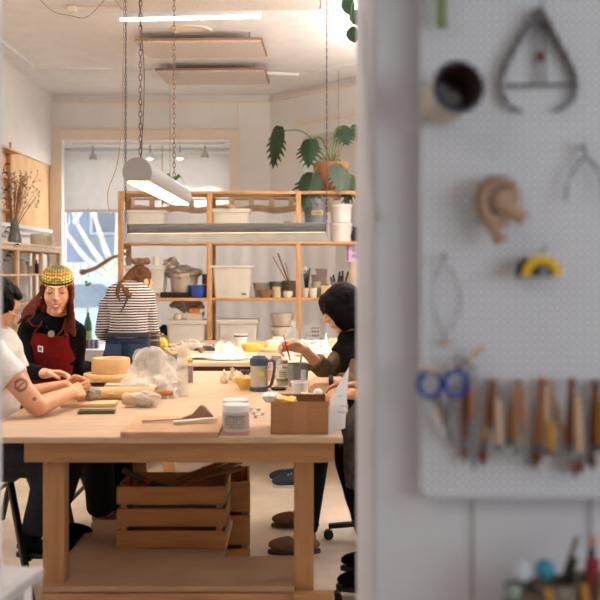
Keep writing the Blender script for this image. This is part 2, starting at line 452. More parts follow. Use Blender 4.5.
for i, (x0, x1, yn, yf, lab) in enumerate(((136, 263, 42, 58.5, 'felt ceiling panel beside the plaster rose, nearer of the two whole ones'), (157, 266, 71.5, 85, 'felt ceiling panel nearest the shop window wall'), (108, 321, -8, 11.5, 'felt ceiling panel above the batten light, cut by the top of the photo'))):
    z = H-.1; Yn, Yf = (z-CAMZ)/(270-yn)*1000, (z-CAMZ)/(270-yf)*1000
    X0, X1 = (x0-297)*Yn/1000, (x1-297)*Yn/1000
    t = thing('acoustic_panel', lab, 'ceiling panel', ((X0+X1)/2, (Yn+Yf)/2, z), R(-2), 'felt panels under the ceiling')
    hx, hy = (X1-X0)/2, (Yf-Yn)/2
    B().box((0, 0, .02), (2*hx-.02, 2*hy-.02, .035)).done('felt', FELT, t)
    f = B()
    for s in (-1, 1): f.box((0, s*hy, .025), (2*hx, .012, .02)); f.box((s*hx, 0, .025), (.012, 2*hy, .02))
    f.done('frame', PFRAME, t, smooth=False)
    h = B()
    for sx in (-.8, .8):
        for sy in (-.8, .8): h.cone((sx*hx, sy*hy, .03), (sx*hx, sy*hy, .1), .006)
    h.done('hanger', GREYM, t)
rz = P(191, 30, 9.0); rz.z = H
tag(B().lathe([(0, -.004), (.03, -.012), (.05, -.005), (.1, -.004), (.15, -.005), (.165, -.011), (.185, -.009), (.19, 0), (0, 0)], seg=40).done('ceiling_rose', W_CREAM, loc=rz), 'round plaster rose on the ceiling between the felt panels', 'ceiling rose')
# spotlights in the shop window
BULB = mat('spot_bulb', (255, 250, 240), .3, var=0, emis=14, ecol=(255, 244, 225))
tag(B().b2((-.95, -.02, 0), (.95, .02, .035), .004).done('spotlight_track', TRIMW, loc=(-1.86, YB+.2, OZ1-.035)), 'white lighting track along the top of the shop window', 'light track')
for i, (px, py, on, lab) in enumerate(((93, 157, 0, 'unlit silver spotlight at the left end of the window track'), (150, 156, 1, 'lit spotlight on the window track just right of the tube lamp chain'),
                          (180, 156, 1, 'brightest bulb spotlight on the window track'), (205, 155, 0, 'spotlight at the right end of the window track'))):
    p = P(px, py, YB+.2)
    t = thing('window_spotlight', lab, 'spotlight', p, R(20*i), 'spotlights in the shop window')
    B().cone((0, 0, .03), (0, 0, OZ1-.035-p.z), .006).ball((0, 0, .05), .014).done('stem', GREYM, t)
    B().lathe([(.016, .05), (.03, .03), (.048, -.01), (.05, -.035), (.044, -.03), (.02, .02), (0, .03)]).done('shade', STEEL if not on else TRIMW, t)
    B().ball((0, 0, -.015), .036).done('bulb', BULB if on else WHITEP, t)
for px in (180, 205):
    p = P(px, 160, YB+.2)
    sl = bpy.data.lights.new('spot_beam', 'SPOT'); sl.energy = 45; sl.color = (1, .84, .66); sl.spot_size = R(62); sl.spot_blend = .35; sl.shadow_soft_size = .03
    o = bpy.data.objects.new('spot_beam', sl); COL.objects.link(o); o.location = p+V((0, .05, -.09)); o.rotation_euler = (R(42), 0, 0)
# unseen pendant lamps, added to raise the room's ambient light
for i, (x, y) in enumerate(((1.5, 6.0), (1.8, 8.9), (1.6, 7.4), (-1.7, 4.7))):
    t = thing('tube_pendant_lamp', ('added unseen grey tube pendant on the right side of the room, nearest the doorway', 'added unseen grey tube pendant deep in the right side of the room', 'added unseen grey tube pendant along the right wall', 'added unseen grey tube pendant hung high over the stools')[i], 'pendant lamp', (x, y, 2.95))
    B().cone((-.7, 0, 0), (.7, 0, 0), .04).done('housing', LAMPG, t)
    B().tube([(-.5, 0, .03), (-.5, 0, H-2.95)], .003).done('cord', CORDM, t); B().tube([(.5, 0, .03), (.5, 0, H-2.95)], .003).done('cord', CORDM, t)
    area('added_uplight', (x, y, 3.02), (R(180), 0, 0), 1.4, .1, UPW, UPC)
    area('added_downlight', (x, y, 2.88), (0, 0, 0), 1.4, .1, DNW, UPC)
t = thing('tube_pendant_lamp', 'added unseen grey tube pendant brightening the entrance room behind the photographer', 'pendant lamp', (-.9, .2, 2.7))
B().cone((-.6, 0, 0), (.6, 0, 0), .04).done('housing', LAMPG, t)
for x in (-.5, .5): B().tube([(x, 0, .03), (x, 0, .3)], .003).done('cord', CORDM, t)
area('added_downlight', (-.9, .2, 2.64), (0, 0, 0), 1.2, .1, 8, (1, .88, .74))  # unseen lamp, added to lighten the wall strip beside the pegboard
for i, (px, py) in enumerate(((93, 157), (150, 156), (180, 156), (205, 155))):
    p = P(px, py, YB+.2); pl = bpy.data.lights.new('added_spot_backlight', 'SPOT'); pl.energy = (0.1, 34, 34, 34)[i]; pl.color = (1, .93, .84); pl.spot_size = R(150); pl.spot_blend = .6; pl.shadow_soft_size = .06
    o = bpy.data.objects.new('added_spot_backlight', pl); COL.objects.link(o); o.location = p+V((0, -.03, -.1)); o.rotation_euler = (R(-38), 0, R(-25))  # wide light added at the spots, unlit ones too, to backlight the curtain
# roller blind
t = thing('roller_blind', 'pale roller blind drawn half down in the shop window', 'blind', (-1.98, DY-.14, 0))
B().grid(lambda u, v: V((-1.1+2.2*u, .004*math.sin(u*9), OZ1-.05-v*(OZ1-.05-(CAMZ+59*(DY-.14)/1000)))), 12, 4, .004).done('fabric', translucent(mat('blind_fabric', (236, 230, 224), .9, var=.02), .5), t)
B().box((0, 0, CAMZ+.059*(DY-.14)), (2.22, .025, .035), .005).done('bottom_rail', W_CREAM, t)
B().cone((-1.1, 0, OZ1-.04), (1.1, 0, OZ1-.04), .03).done('roller', TRIMW, t)

# ------------------------------------------------------------------ outside the shop window
plain('street', (-9, DY+.2, -.05), (9, 26, .02), mat('pale_pavement', (170, 174, 180), .8))
bld = thing('brick_house', 'slate blue house front across the street', 'house', (-3.2, 23, 0))
B().b2((-5, 0, 0), (6, 1, 6)).done('wall', mat('slate_facade', (92, 106, 130), .8, var=.1, vs=1.5), bld, smooth=False)
for x in (-2.6, -1.2, .2, 1.5):
    f = B().box((x, -.02, 2.9), (.7, .08, 1.1)).done('window_frame', mat('house_trim', (150, 156, 164), .6), bld, smooth=False)
    B().box((x, -.065, 2.9), (.58, .02, .98)).done('pane', mat('dark_pane', (60, 70, 88), .2), f, smooth=False)
B().box((2.6, -.03, 2.8), (1.1, .06, 1.6)).done('red_door', mat('pinkish_red', (150, 92, 88), .7), bld, smooth=False)
fn = thing('board_fence', 'pale grey board fence across the street', 'fence', (-3.3, 20, 0))
f = B(); i = 0
x = -3.5
while x < 4: f.box((x, 0, .85), (.13, .02, 1.7+.02*math.sin(x*7))); x += .15
f.done('boards', mat('weathered_board', (176, 178, 174), .85), fn, smooth=False)
B().box((0.2, .03, 1.6), (7.6, .06, .1)).done('top_rail', mat('fence_rail', (96, 106, 112), .8), fn)
B().box((0.2, .0, 2.15), (7.6, .06, .12)).done('upper_beam', mat('fence_rail', (96, 106, 112), .8), fn)
tr = thing('pollarded_tree', 'pale pollarded street tree seen through the window', 'tree', (-3.15, 17.5, 0))
BARK = mat('pale_bark', (180, 178, 160), .9, var=.12)
random.seed(3)
b = B(); b.tube(curve([(0, 0, 0), (.02, 0, .7), (-.03, 0, 1.3), (0, 0, 1.6)]), [.13]*8+[.11]*8+[.1]*9, 10); b.done('trunk', BARK, tr)
b = B()
for k in range(7):
    a = -1.3+2.6*k/6; p0 = V((0, 0, 1.3+.04*k)); p1 = p0+V((math.sin(a)*.55, .1*math.sin(k*3), .35+.3*math.cos(a))); p2 = p1+V((math.sin(a)*.4, 0, .5))
    pts = curve([p0, p1, p2], 5); b.tube(pts, [.07-.004*i for i in range(len(pts))], 8); b.ball(p2, .06)
    for j in range(4):
        q = p2+V((random.uniform(-.3, .3), random.uniform(-.2, .2), random.uniform(.25, .6))); b.tube(curve([p2, (p2+q)/2+V((.04, 0, 0)), q], 3), [.022-.002*i for i in range(7)], 6)
b.done('branches', BARK, tr)
car = thing('parked_car', 'pale blue parked car behind the green bottle', 'car', (-3.75, 16.2, 0), R(8))
CARB = mat('car_paint', (158, 182, 202), .25, var=.02)
prof = [(-1.9, .3), (-1.95, .7), (-1.75, .82), (-1.0, .9), (-.45, 1.38), (.7, 1.42), (1.35, .98), (1.95, .9), (2.0, .35)]
B().prism(prof, 1.6, M.Translation((0, .8, 0)) @ M.Rotation(R(90), 4, 'X'), .05).done('body', CARB, car)
B().prism([(-.85, .93), (-.4, 1.3), (.62, 1.33), (1.1, .98)], .02, M.Translation((0, -.8, 0)) @ M.Rotation(R(90), 4, 'X')).done('side_window', mat('car_glass', (90, 108, 126), .1), car)
for sx in (-1.25, 1.3): B().cone((sx, -.82, .32), (sx, -.6, .32), .32).done('wheel', BLACK, car)

# ------------------------------------------------------------------ window sill things
ZS = OZ0
bt = thing('green_bottle', 'green glass bottle on the shop window sill', 'bottle', (P(88, 300, YB+.45).x, YB+.45, ZS))
s = 1.0
B().lathe([(0, 0), (.048, 0), (.052, .02), (.052, .24), (.045, .29), (.02, .36), (.017, .44), (.02, .445), (.02, .46), (0, .46)]).done('glass', mat('green_glass', (44, 84, 30), .1, var=0, alpha=.85), bt)
B().cone((0, 0, .40), (0, 0, .475), .021).done('cap', mat('cap_white', (224, 230, 224), .4), bt)
B().lathe([(.0535, .09), (.0535, .19)]).done('paper_label', mat('label_green', (150, 170, 100), .7), bt)
bt.scale = (1, 1, 1.12)
STR = bpy.data.materials.new('striped_card'); STR.use_nodes = True
def stripes(m, axis, scale, cols, thr, rough=.8, wob=0, knit=0):
    nt = m.node_tree; N = nt.nodes; L = nt.links; bs = N['Principled BSDF']; bs.inputs['Roughness'].default_value = rough
    tc = N.new('ShaderNodeTexCoord'); sp = N.new('ShaderNodeSeparateXYZ'); L.new(tc.outputs['Object'], sp.inputs[0])
    mu = N.new('ShaderNodeMath'); mu.operation = 'MULTIPLY'; mu.inputs[1].default_value = scale; L.new(sp.outputs[axis], mu.inputs[0])
    src = mu.outputs[0]
    if wob:
        nz = N.new('ShaderNodeTexNoise'); nz.inputs['Scale'].default_value = 9; L.new(tc.outputs['Object'], nz.inputs['Vector'])
        ad = N.new('ShaderNodeMath'); ad.operation = 'MULTIPLY_ADD'; ad.inputs[1].default_value = wob; L.new(nz.outputs['Fac'], ad.inputs[0]); L.new(src, ad.inputs[2]); src = ad.outputs[0]
    fr = N.new('ShaderNodeMath'); fr.operation = 'FRACT'; L.new(src, fr.inputs[0])
    rp = N.new('ShaderNodeValToRGB'); rp.color_ramp.interpolation = 'CONSTANT'
    e = rp.color_ramp.elements
    e[0].color = (*lin(cols[0]), 1); e[0].position = 0
    e[1].color = (*lin(cols[1]), 1); e[1].position = thr[0]
    for c, t_ in zip(cols[2:], thr[1:]):
        n = e.new(t_); n.color = (*lin(c), 1)
    L.new(fr.outputs[0], rp.inputs[0])
    if knit:
        vo = N.new('ShaderNodeTexVoronoi'); vo.inputs['Scale'].default_value = knit; vo.inputs['Randomness'].default_value = .25; L.new(tc.outputs['Object'], vo.inputs['Vector'])
        r2 = N.new('ShaderNodeValToRGB'); r2.color_ramp.elements[0].position = .25; r2.color_ramp.elements[1].position = .55
        r2.color_ramp.elements[0].color = (1, 1, 1, 1); r2.color_ramp.elements[1].color = (.30, .27, .2, 1); L.new(vo.outputs['Distance'], r2.inputs[0])
        mm_ = N.new('ShaderNodeMix'); mm_.data_type = 'RGBA'; mm_.blend_type = 'MULTIPLY'; mm_.inputs[0].default_value = 1
        L.new(rp.outputs[0], mm_.inputs[6]); L.new(r2.outputs[0], mm_.inputs[7]); L.new(mm_.outputs[2], bs.inputs['Base Color'])
        bp = N.new('ShaderNodeBump'); bp.inputs['Strength'].default_value = .6; bp.inputs['Distance'].default_value = .004; bp.invert = True
        L.new(vo.outputs['Distance'], bp.inputs['Height']); L.new(bp.outputs[0], bs.inputs['Normal'])
    else: L.new(rp.outputs[0], bs.inputs['Base Color'])
    return m
stripes(STR, 'X', 6, [(60, 52, 66), (150, 110, 140), (70, 90, 110), (170, 160, 180), (80, 60, 76), (140, 120, 150)], [.15, .35, .5, .65, .85])
tag(B().box((0, 0, .055), (.29, .12, .11), .004).done('striped_box', STR, loc=(P(87, 340, YB+.3).x, YB+.3, ZS)), 'low striped box on the shop window sill', 'box')
dr = B(); p0, p1 = P(83, 272, YB+.55), P(124, 254, YB+.35)
dr.tube(curve([p0, p0.lerp(p1, .3)+V((0, 0, -.02)), p0.lerp(p1, .7)+V((0, 0, .02)), p1, p1+V((.5, -.1, .18))], 6), [.035, .03]+[.026]*10+[.02]*13, 8)
dr.ball(p0, (.05, .05, .04)); dr.tube([p1+V((.5, -.1, .18)), p1+V((.5, -.1, OZ1-p1.z))], .004, 5)
tag(dr.done('driftwood_branch', mat('driftwood', (128, 96, 76), .9, var=.2, bump=.3)), 'brown driftwood branch hung across the shop window', 'branch')
g = B(); random.seed(8)
for k in range(9): g.ball((random.uniform(-.03, .03), random.uniform(-.02, .02), random.uniform(-.03, .03)), (.02, .012, .018), sub=2)
g.tube([(0, 0, 0), (0, 0, 1.0)], .002, 5)
tag(g.done('moss_ball', LEAFL, loc=P(88, 284, YB+.7)), 'tiny green moss ball hanging in the shop window', 'ornament')
# hanging plant in the window bay
hp = thing('hanging_plant', 'leafy green plant hanging behind the tube lamp', 'plant', P(170, 204, YB-.9))
B().lathe([(0, 0), (.07, 0), (.1, .14), (.09, .14), (.06, .02)]).done('pot', WHITEP, hp)
random.seed(5)
def leaf_strip(b, pts, w, fold=.2):
    pts = [V(p) for p in pts]; n = len(pts)
    d = (pts[-1]-pts[0]); side = d.cross(V((0, -1, .3)))
    side = side.normalized() if side.length > 1e-5 else V((1, 0, 0))
    def fn(u, v):
        i = u*(n-1); k = min(int(i), n-2); p = pts[k].lerp(pts[k+1], i-k)
        ww = w*math.sin(PI*min(1, u*.93+.07))**.8
        return p+side*(v-.5)*2*ww+V((0, 0, fold*ww*abs(v-.5)*2))
    b.grid(fn, max(4, n), 2, .0015)
b = B()
for k in range(22):
    a = random.uniform(0, 2*PI); r = random.uniform(.1, .24); h = random.uniform(.0, .2)
    p0 = V((0, 0, .12)); p1 = V((math.cos(a)*r*.5, math.sin(a)*r*.5, .16+h)); p2 = V((math.cos(a)*r, math.sin(a)*r, .08+h*.9-random.uniform(0, .16)))
    leaf_strip(b, [p0, p1, p1.lerp(p2, .5)+V((0, 0, .02)), p2], .022)
b.done('leaves', LEAFL, hp)
B().tube([(0, 0, .14), (0, 0, H-hp.location.z)], .002, 5).done('hanging_cord', CORDM, hp)

# ------------------------------------------------------------------ curtain behind the shelf
CT = P(0, 199, 10.8).z
t = thing('tab_top_curtain', 'sheer white tab curtain hung behind the wooden shelves', 'curtain', (0, 10.82, 0))
CURT = translucent(mat('sheer_curtain', (246, 243, 242), .9, var=.02, vs=4), .5)
CURTB = mat('curtain_band', (196, 172, 146), .9, var=.03)
x0, x1 = -1.84, .42
def cf(x): return .012*math.sin(x*34)+.008*math.sin(x*13+1)
B().grid(lambda u, v: V((x0+(x1-x0)*u, cf(x0+(x1-x0)*u)*(.4+.6*v), CT-.13-v*(CT-.33))), 150, 3).done('cloth', CURT, t)
bb = B(); bb.grid(lambda u, v: V((x0+(x1-x0)*u, -.012+cf(x0+(x1-x0)*u)*.4, CT-.075-v*.07+.012*math.cos((x0+(x1-x0)*u)*2*PI/.43))), 150, 1)
x = x0+.03
while x < x1:
    bb.b2((x, -.02, CT-.1), (x+.055, -.012, CT+.012)); x += .215
bb.done('hem_band', CURTB, t)
B().cone((x0-.05, 0, CT), (x1+.05, 0, CT), .009).done('rod', wood('rod_wood', (170, 112, 64), 'x'), t)
for s in (x0-.03, x1+.03): B().tube([(s, 0, CT), (s, 0, H)], .003, 5).done('hanging_wire', GREYM, t)

# ------------------------------------------------------------------ pine shelving
Y0, YD = 10.0, .5
px_posts = (120.5, 209.3, 298.4, 387.3)
XS = [(p-297)/100 for p in px_posts]
zt, z2, z3, z4 = CAMZ+.79, CAMZ+.285, CAMZ-.28, .56
sh = thing('pine_shelving', 'tall pine shelving with three bays against the curtain', 'shelving', (0, Y0, 0))
for x in XS:
    for y in (0, YD-.045):
        B().box((x, y+.022, zt/2), (.052, .045, zt), .003).done('post', PINE, sh)
    r = B()
    for z in (zt-.06, z2-.05, z3-.05, z4-.05): r.box((x, YD/2, z), (.03, YD-.09, .045))
    r.done('side_rail', PINEY, sh)
for a, c in zip(XS, XS[1:]):
    for z in (zt, z2, z3, z4):
        bd = B(); bd.b2((a+.028, .004, z-.03), (c-.028, YD-.004, z), .003); bd.done('shelf', PINEX, sh)
def S(px, z, dy=.2): Y = Y0+dy; return V(((px-297)*Y/1000, Y, z))
def bin_(name, label, p, w, h, d, taper=.86, lid=False, group='cream storage bins on the pine shelving'):
    t = thing(name, label, 'storage bin', p, 0, group)
    b = B(); b.grid(lambda u, v: V((0, 0, 0)), 1, 1) if False else None
    q = B(); tm = bmesh.new(); bmesh.ops.create_cube(tm, size=1)
    for v in tm.verts:
        k = taper if v.co.z < 0 else 1
        v.co = V((v.co.x*w*k, v.co.y*d*k, (v.co.z+.5)*h))
    bmesh.ops.bevel(tm, geom=[e for e in tm.edges if abs(e.verts[0].co.z-e.verts[1].co.z) > h/2], offset=.025, segments=3, affect='EDGES', profile=.5)
    top = max(tm.faces, key=lambda f: f.calc_center_median().z); tm.faces.remove(top)
    bmesh.ops.recalc_face_normals(tm, faces=tm.faces)
    bmesh.ops.solidify(tm, geom=tm.faces[:], thickness=.004)
    q._add(tm)
    for i in range(1, 4): q.box((0, -d/2*(taper+(1-taper)*i/4)-.001, h*i/4), (w*(taper+(1-taper)*i/4)*.86, .004, .003))
    q.done('tub', CREAMP, t)
    r = B()
    for s in (-1, 1): r.box((0, s*(d/2+.004), h-.012), (w+.03, .018, .026), .005); r.box((s*(w/2+.004), 0, h-.012), (.018, d+.02, .026), .005)
    r.done('rim', CREAMP, t)
    lg = B().box((w*.3, -d/2*.88-.003, h*.12), (.05, .006, .02), .002); lg.done('maker_badge', GREYM, t)
    if lid:
        B().box((0, 0, h+.008), (w+.035, d+.035, .016), .006).done('lid', CREAMP, t)
    return t
bin_('storage_bin', 'cream tub on the upper shelf near the left post', S(147, z2), .40, .315, .34)
kb = bin_('storage_bin', 'cream tub on the upper shelf topped by a tan knot', S(231.5, z2), .37, .315, .34, lid=True)
bin_('storage_bin', 'tall cream tub behind the striped-shirt person', S(147, z3, .22), .40, .31, .36, lid=True)
bin_('storage_bin', 'large cream tub alone on the middle shelf', S(233, z3), .40, .325, .38)
bin_('storage_bin', 'lidded cream tub low down with an orange food box on it', S(188, z4), .39, .46, .38, lid=True)
bin_('storage_bin', 'lidded cream tub low down behind the white cup', S(238.5, z4), .39, .465, .38, lid=True)
b = B()
for k in range(5):
    a = k*1.25; b.tube(arc((0, 0, .025+.01*math.sin(k)), .035+.006*k, a*57, a*57+250, 10, 'xy'), .012, 8)
tag(b.done('knotted_cloth', mat('tan_cloth', (206, 170, 128), .9), loc=S(228, z2+.332, .12)), 'tan knotted cloth on a cream tub lid', 'cloth')
def pot(name, label, cat, p, prof, m, group=None, seg=26, sc=1):
    o = B().lathe([(r*sc, z*sc) for r, z in prof], seg=seg).done(name, m, loc=p, ang=45)
    return tag(o, label, cat, group)
def cup(r0, r1, h, w=.005): return [(0, 0), (r0*.9, 0), (r0, .004), (r0+(r1-r0)*.5, h*.5), (r1, h), (r1-w, h), (r0-w, w), (0, w)]
def bowl(r, h, w=.006, foot=.5): return [(0, 0), (r*foot, 0), (r*foot, .006), (r*.82, h*.45), (r, h), (r-w, h), (r*.8-w, h*.5), (r*foot, w+.006), (0, w+.006)]
pot('clay_dish', 'flat white dish on the upper shelf', 'dish', S(198, z2, .3), bowl(.075, .16), CLAYW)
pot('clay_pot', 'small reddish pot on the upper shelf by the middle post', 'pot', S(288, z2, .1), cup(.03, .045, .2), mat('brown_red_clay', (140, 98, 84), .8))
# upper shelf, right bay
t = thing('grey_bucket', 'dark grey lidded bucket under the plant pot', 'bucket', S(315, z2, .14))
B().lathe(cup(.1, .112, .40)).done('tub', mat('grey_plastic', (108, 110, 114), .5), t)
B().lathe([(0, .43), (.118, .43), (.12, .39), (.112, .39)]).done('lid', mat('grey_plastic', (108, 110, 114), .5), t)
B().box((.02, -.109, .29), (.115, .012, .045), .002).done('paper_label', mat('kraft_label', (206, 178, 130), .8), t)
lx = B()
for k in range(9): lx.box((-.018+.01*k, -.1165, .29), (.005, .003, .012+.006*(k % 2)))
lx.done('label_lettering', BLACK, t)
for zz, lab in ((z2, 'lower of two stacked white pails on the upper shelf'), (z2+.19, 'upper of two stacked white pails on the upper shelf')):
    t = thing('white_pail', lab, 'pail', S(341, zz, .16), 0, 'stacked white pails')
    B().lathe(cup(.098, .112, .185)).done('tub', mat('milky_plastic', (226, 220, 214), .4), t)
    B().lathe([(.113, .165), (.118, .165), (.118, .187), (.113, .187)]).done('rim', WHITEP, t)
tag(B().ball((0, 0, .045), (.08, .07, .05)).done('clay_ball', CLAYW, loc=S(341, z2, .0)+V((0, .03, 0))), 'squat pale clay lump before the white pails', 'clay lump') if False else None
pot('dark_jug', 'dark jug at the right end of the upper shelf', 'jug', S(357, z2, .15), [(0, 0), (.05, 0), (.065, .06), (.04, .13), (.045, .15), (0, .15)], mat('black_glaze', (44, 40, 40), .3))
# middle shelf, left bay
BAGG = mat('grey_wrap', (172, 152, 132), .4, var=.1, alpha=.85, bump=.5, bs=18)
zb = z3+.33
pot('clay_bowl', 'little grey bowl at the left end of a tub lid', 'bowl', S(129, zb, .15), bowl(.045, .07), CLAYG)
t = B()
for k in range(4): t.ball((-.05+.035*k, 0, .035+.004*(k % 2)), (.04, .06, .036))
tag(t.done('wrapped_clay', mat('brown_wrap', (156, 118, 88), .6, var=.1, bump=.3), loc=S(141, zb, .15)), 'brown paper-wrapped clay on a tub lid', 'clay')
pot('clay_cup', 'upturned pale clay cup on a tub lid', 'cup', S(156, zb, .1), [(0, .085), (.034, .085), (.045, 0), (.04, 0), (.03, .08), (0, .08)], CLAYW)
t = thing('wrapped_bucket', 'beige bucket covered with grey plastic beside the blue bowl', 'bucket', S(184, z3, .22))
B().lathe(cup(.12, .15, .25)).lathe([(.151, .215), (.158, .215), (.158, .245), (.151, .245)]).done('tub', mat('beige_plastic', (206, 190, 170), .5), t)
def crumple(b, c, r, seed, amp=.12, sub=4, zmin=None, freq=3.2):
    tm = bmesh.new(); bmesh.ops.create_icosphere(tm, subdivisions=sub, radius=1)
    for v in tm.verts:
        n = mnoise.noise(v.co*freq/2+V((seed, seed*1.7, 0)))*1.0+abs(mnoise.noise(v.co*freq+V((seed, 0, seed))))*1.1
        k = 1+amp*(n*1.6-.3)
        v.co = V((v.co.x*r[0]*k, v.co.y*r[1]*k, v.co.z*r[2]*k))
        if zmin is not None and v.co.z < zmin: v.co.z = zmin
    return b._add(tm, M.Translation(V(c)))
q = B(); crumple(q, (0, 0, .25), (.165, .165, .07), 2, .25); q.done('plastic_cover', BAGG, t)
q = B(); crumple(q, (0, 0, .03), (.075, .08, .05), 5, .3, zmin=-.03); tag(q.done('plastic_bundle', BAGG, loc=S(171, zb-.01, .12)), 'grey plastic bundle slumped beside a tub lid', 'plastic bag')
t = thing('tool_pouch', 'dark pouch with a yellow stripe by the middle post', 'pouch', S(204.5, z3, .2))
B().box((0, 0, .12), (.05, .04, .24), .008).done('pouch', mat('dark_pouch', (84, 78, 72), .7), t); B().box((0, -.022, .12), (.052, .006, .03)).done('stripe', YELL, t)
pot('blue_bowl', 'deep blue plastic bowl on the middle shelf', 'bowl', S(197.5, z3, .08), [(0, 0), (.065, 0), (.07, .005), (.09, .06), (.097, .12), (.101, .12), (.101, .128), (.093, .126), (.085, .06), (.06, .01), (0, .01)], BLUEP)
tag(B().box((0, 0, .028), (.28, .16, .056), .006).done('black_case', BLACK, loc=S(175, z3, .1)), 'flat black case on the middle shelf', 'case')
# middle shelf, middle bay pots
pot('wooden_bowl', 'brown wooden bowl on the middle shelf', 'bowl', S(265, z3, .06), bowl(.082, .08), mat('brown_bowl', (142, 102, 70), .5, var=.12))
pot('grey_pot', 'wide grey clay pot behind the wooden bowl', 'pot', S(261, z3, .26), cup(.06, .085, .15), CLAYG)
t = pot('stacked_cup', 'lower cup of the pale pair by the wooden bowl', 'cup', S(276.5, z3, .06), cup(.04, .046, .06), CLAY, 'pale stacked cups')
pot('stacked_cup', 'upper cup of the pale pair by the wooden bowl', 'cup', S(276.5, z3+.0605, .06), cup(.038, .042, .05), CLAY, 'pale stacked cups')
pot('dark_pot', 'dark green-brown pot behind the stacked cups', 'pot', S(276, z3, .28), cup(.06, .075, .16), mat('olive_glaze', (92, 88, 70), .5))
pot('pale_bowl', 'small pale bowl beside the post on the middle shelf', 'bowl', S(288, z3, .05), [(0, 0), (.03, 0), (.05, .03), (.047, .068), (.041, .068), (.042, .03), (0, .008)], CLAYW)
t = thing('slat_crock', 'dark crock behind the small pale bowl', 'crock', S(289.5, z3, .3))
B().lathe(cup(.075, .08, .17)).done('body', mat('brown_crock', (104, 84, 66), .6), t)
for k, (dx, dz, lab) in enumerate(((-.2, .27, 'leftmost wooden stick leaning from the dark crock'), (-.14, .3, 'darkest wooden stick leaning from the dark crock'), (-.06, .2, 'shortest wooden stick leaning from the dark crock'))):
    b = B(); b.bar((0, 0, 0), (dx*1.1, .02*k, dz+.12), .042, .010, .002)
    tag(b.done('wooden_stick', (TOOLW, TOOLD, TOOLW)[k], loc=S(294-k, z3+.03, .28+.02*k)), lab, 'stick', 'wooden sticks in the crock')
# middle shelf, right bay
t = thing('brush_pot', 'black-handled tools standing behind the pine post', 'tools', S(306.5, z3, .2))
B().lathe(cup(.03, .034, .1)).done('pot', BLACK, t)
b = B()
for k in range(4): b.tube(curve([(0, 0, .02), (.012*(k-1.5), 0, .16), (.02*(k-1.5)+.006, .01*k, .24+.02*k)]), .008, 6)
b.done('handles', BLACK, t); B().ball((-.01, 0, .29), (.02, .02, .028)).done('tip', CLAYW, t)
pot('white_jug', 'white jug with handle by the post', 'jug', S(313, z3, .05), cup(.035, .04, .1), CLAYW)
pot('tan_cup', 'tan cup right of the pine post', 'cup', S(305, z3, .05), cup(.032, .04, .1), CLAY)
for (px, w, h, zz, dy, lab) in ((320, .17, .14, 0, .3, 'lowest grey-brown box of the stacked three'), (319, .15, .09, .141, .3, 'middle grey-brown box of the stacked three'), (321.5, .11, .06, .232, .3, 'topmost grey-brown box of the stacked three')):
    t = thing('storage_box', lab, 'box', S(px, z3+zz, dy), 0, 'grey-brown boxes on the middle shelf')
    B().box((0, 0, h/2-.008), (w, .18, h-.016), .003).done('body', DARKBOX, t); B().box((0, 0, h-.0125), (w+.012, .19, .025), .003).done('lid', DARKBOX, t)
pot('ribbed_pot', 'grey cylinder pot before the stacked boxes', 'pot', S(317, z3, .12), cup(.04, .042, .165), CLAYG)
tag(B().box((0, 0, .06), (.14, .12, .12), .004).box((0, -.065, .105), (.15, .01, .02)).done('wooden_caddy', BIRCH, loc=S(328, z3, .08)), 'pale wooden caddy behind the black-haired person', 'caddy')
t = thing('tool_crate', 'grey crate of dark tools on the middle shelf', 'crate', S(339, z3+.0, .25))
B().box((0, 0, .08), (.17, .15, .16), .004).done('crate', DARKBOX, t)
b = B(); random.seed(4)
for k in range(9): b.tube([(-.06+.014*k, 0, .1), (-.07+.018*k+random.uniform(-.03, .03), .0, .2+random.uniform(0, .08))], .011, 6)
b.done('tools', mat('dark_tools', (66, 52, 44), .6), t)
tag(B().lathe(cup(.06, .075, .36)).done('tall_bin', mat('cream_cylinder', (224, 208, 186), .6), loc=S(356, z3, .1)), 'tall cream bin carrying the lilac carton', 'bin')
t = thing('lilac_carton', 'lilac carton with dark lettering on the tall cream bin', 'carton', S(353.5, z3+.362, .1))
B().box((0, 0, .085), (.17, .1, .17), .002).done('box', mat('lilac_card', (206, 178, 206), .7, var=.02), t)
b = B()
for r_ in range(2):
    for k in range(3):
        cx, cz = -.01+.032*k, .115-.06*r_
        b.box((cx, -.0515, cz), (.006, .003, .036)); b.box((cx+.012, -.0515, cz+.015), (.016, .003, .006)); b.box((cx+.012, -.0515, cz-.005*(k % 2)), (.014, .003, .006)); b.box((cx+.019, -.0515, cz-.008), (.005, .003, .02))
b.done('lettering', mat('dark_ink', (66, 56, 72), .7), t)
B().box((-.062, -.0515, .085), (.02, .003, .16)).done('side_stripe', mat('plum_ink', (130, 84, 120), .7), t)
# lower shelf
zl = z4+.478
t = thing('food_box', 'clear food box with orange contents on a tub lid', 'box', S(194.5, zl, .1))
B().box((0, 0, .035), (.17, .12, .07), .012).done('box', mat('milky_clear', (236, 214, 190), .35, alpha=.7), t)
q = B(); crumple(q, (0, 0, .085), (.05, .04, .03), 4, .2); q.done('orange_contents', mat('orange_clay', (232, 140, 70), .7), t)
B().box((.088, 0, .06), (.012, .13, .04), .003).done('green_clip', mat('teal_plastic', (40, 140, 110), .5), t)
pot('clay_dome', 'rounded tan clay dome on a tub lid', 'clay', S(178, zl, .12), [(0, 0), (.048, 0), (.05, .03), (.035, .06), (0, .066)], CLAY)
q = B(); crumple(q, (0, 0, 0), (.15, .1, .085), 9, .35); tag(q.done('grey_plastic_bag', BAGG, loc=S(187, z4+.65, .28)), 'grey plastic bag of clay under the middle shelf', 'plastic bag')
t = thing('soil_box', 'green and brown carton low on the shelf behind the striped-shirt person', 'carton', S(161.5, z4, .1))
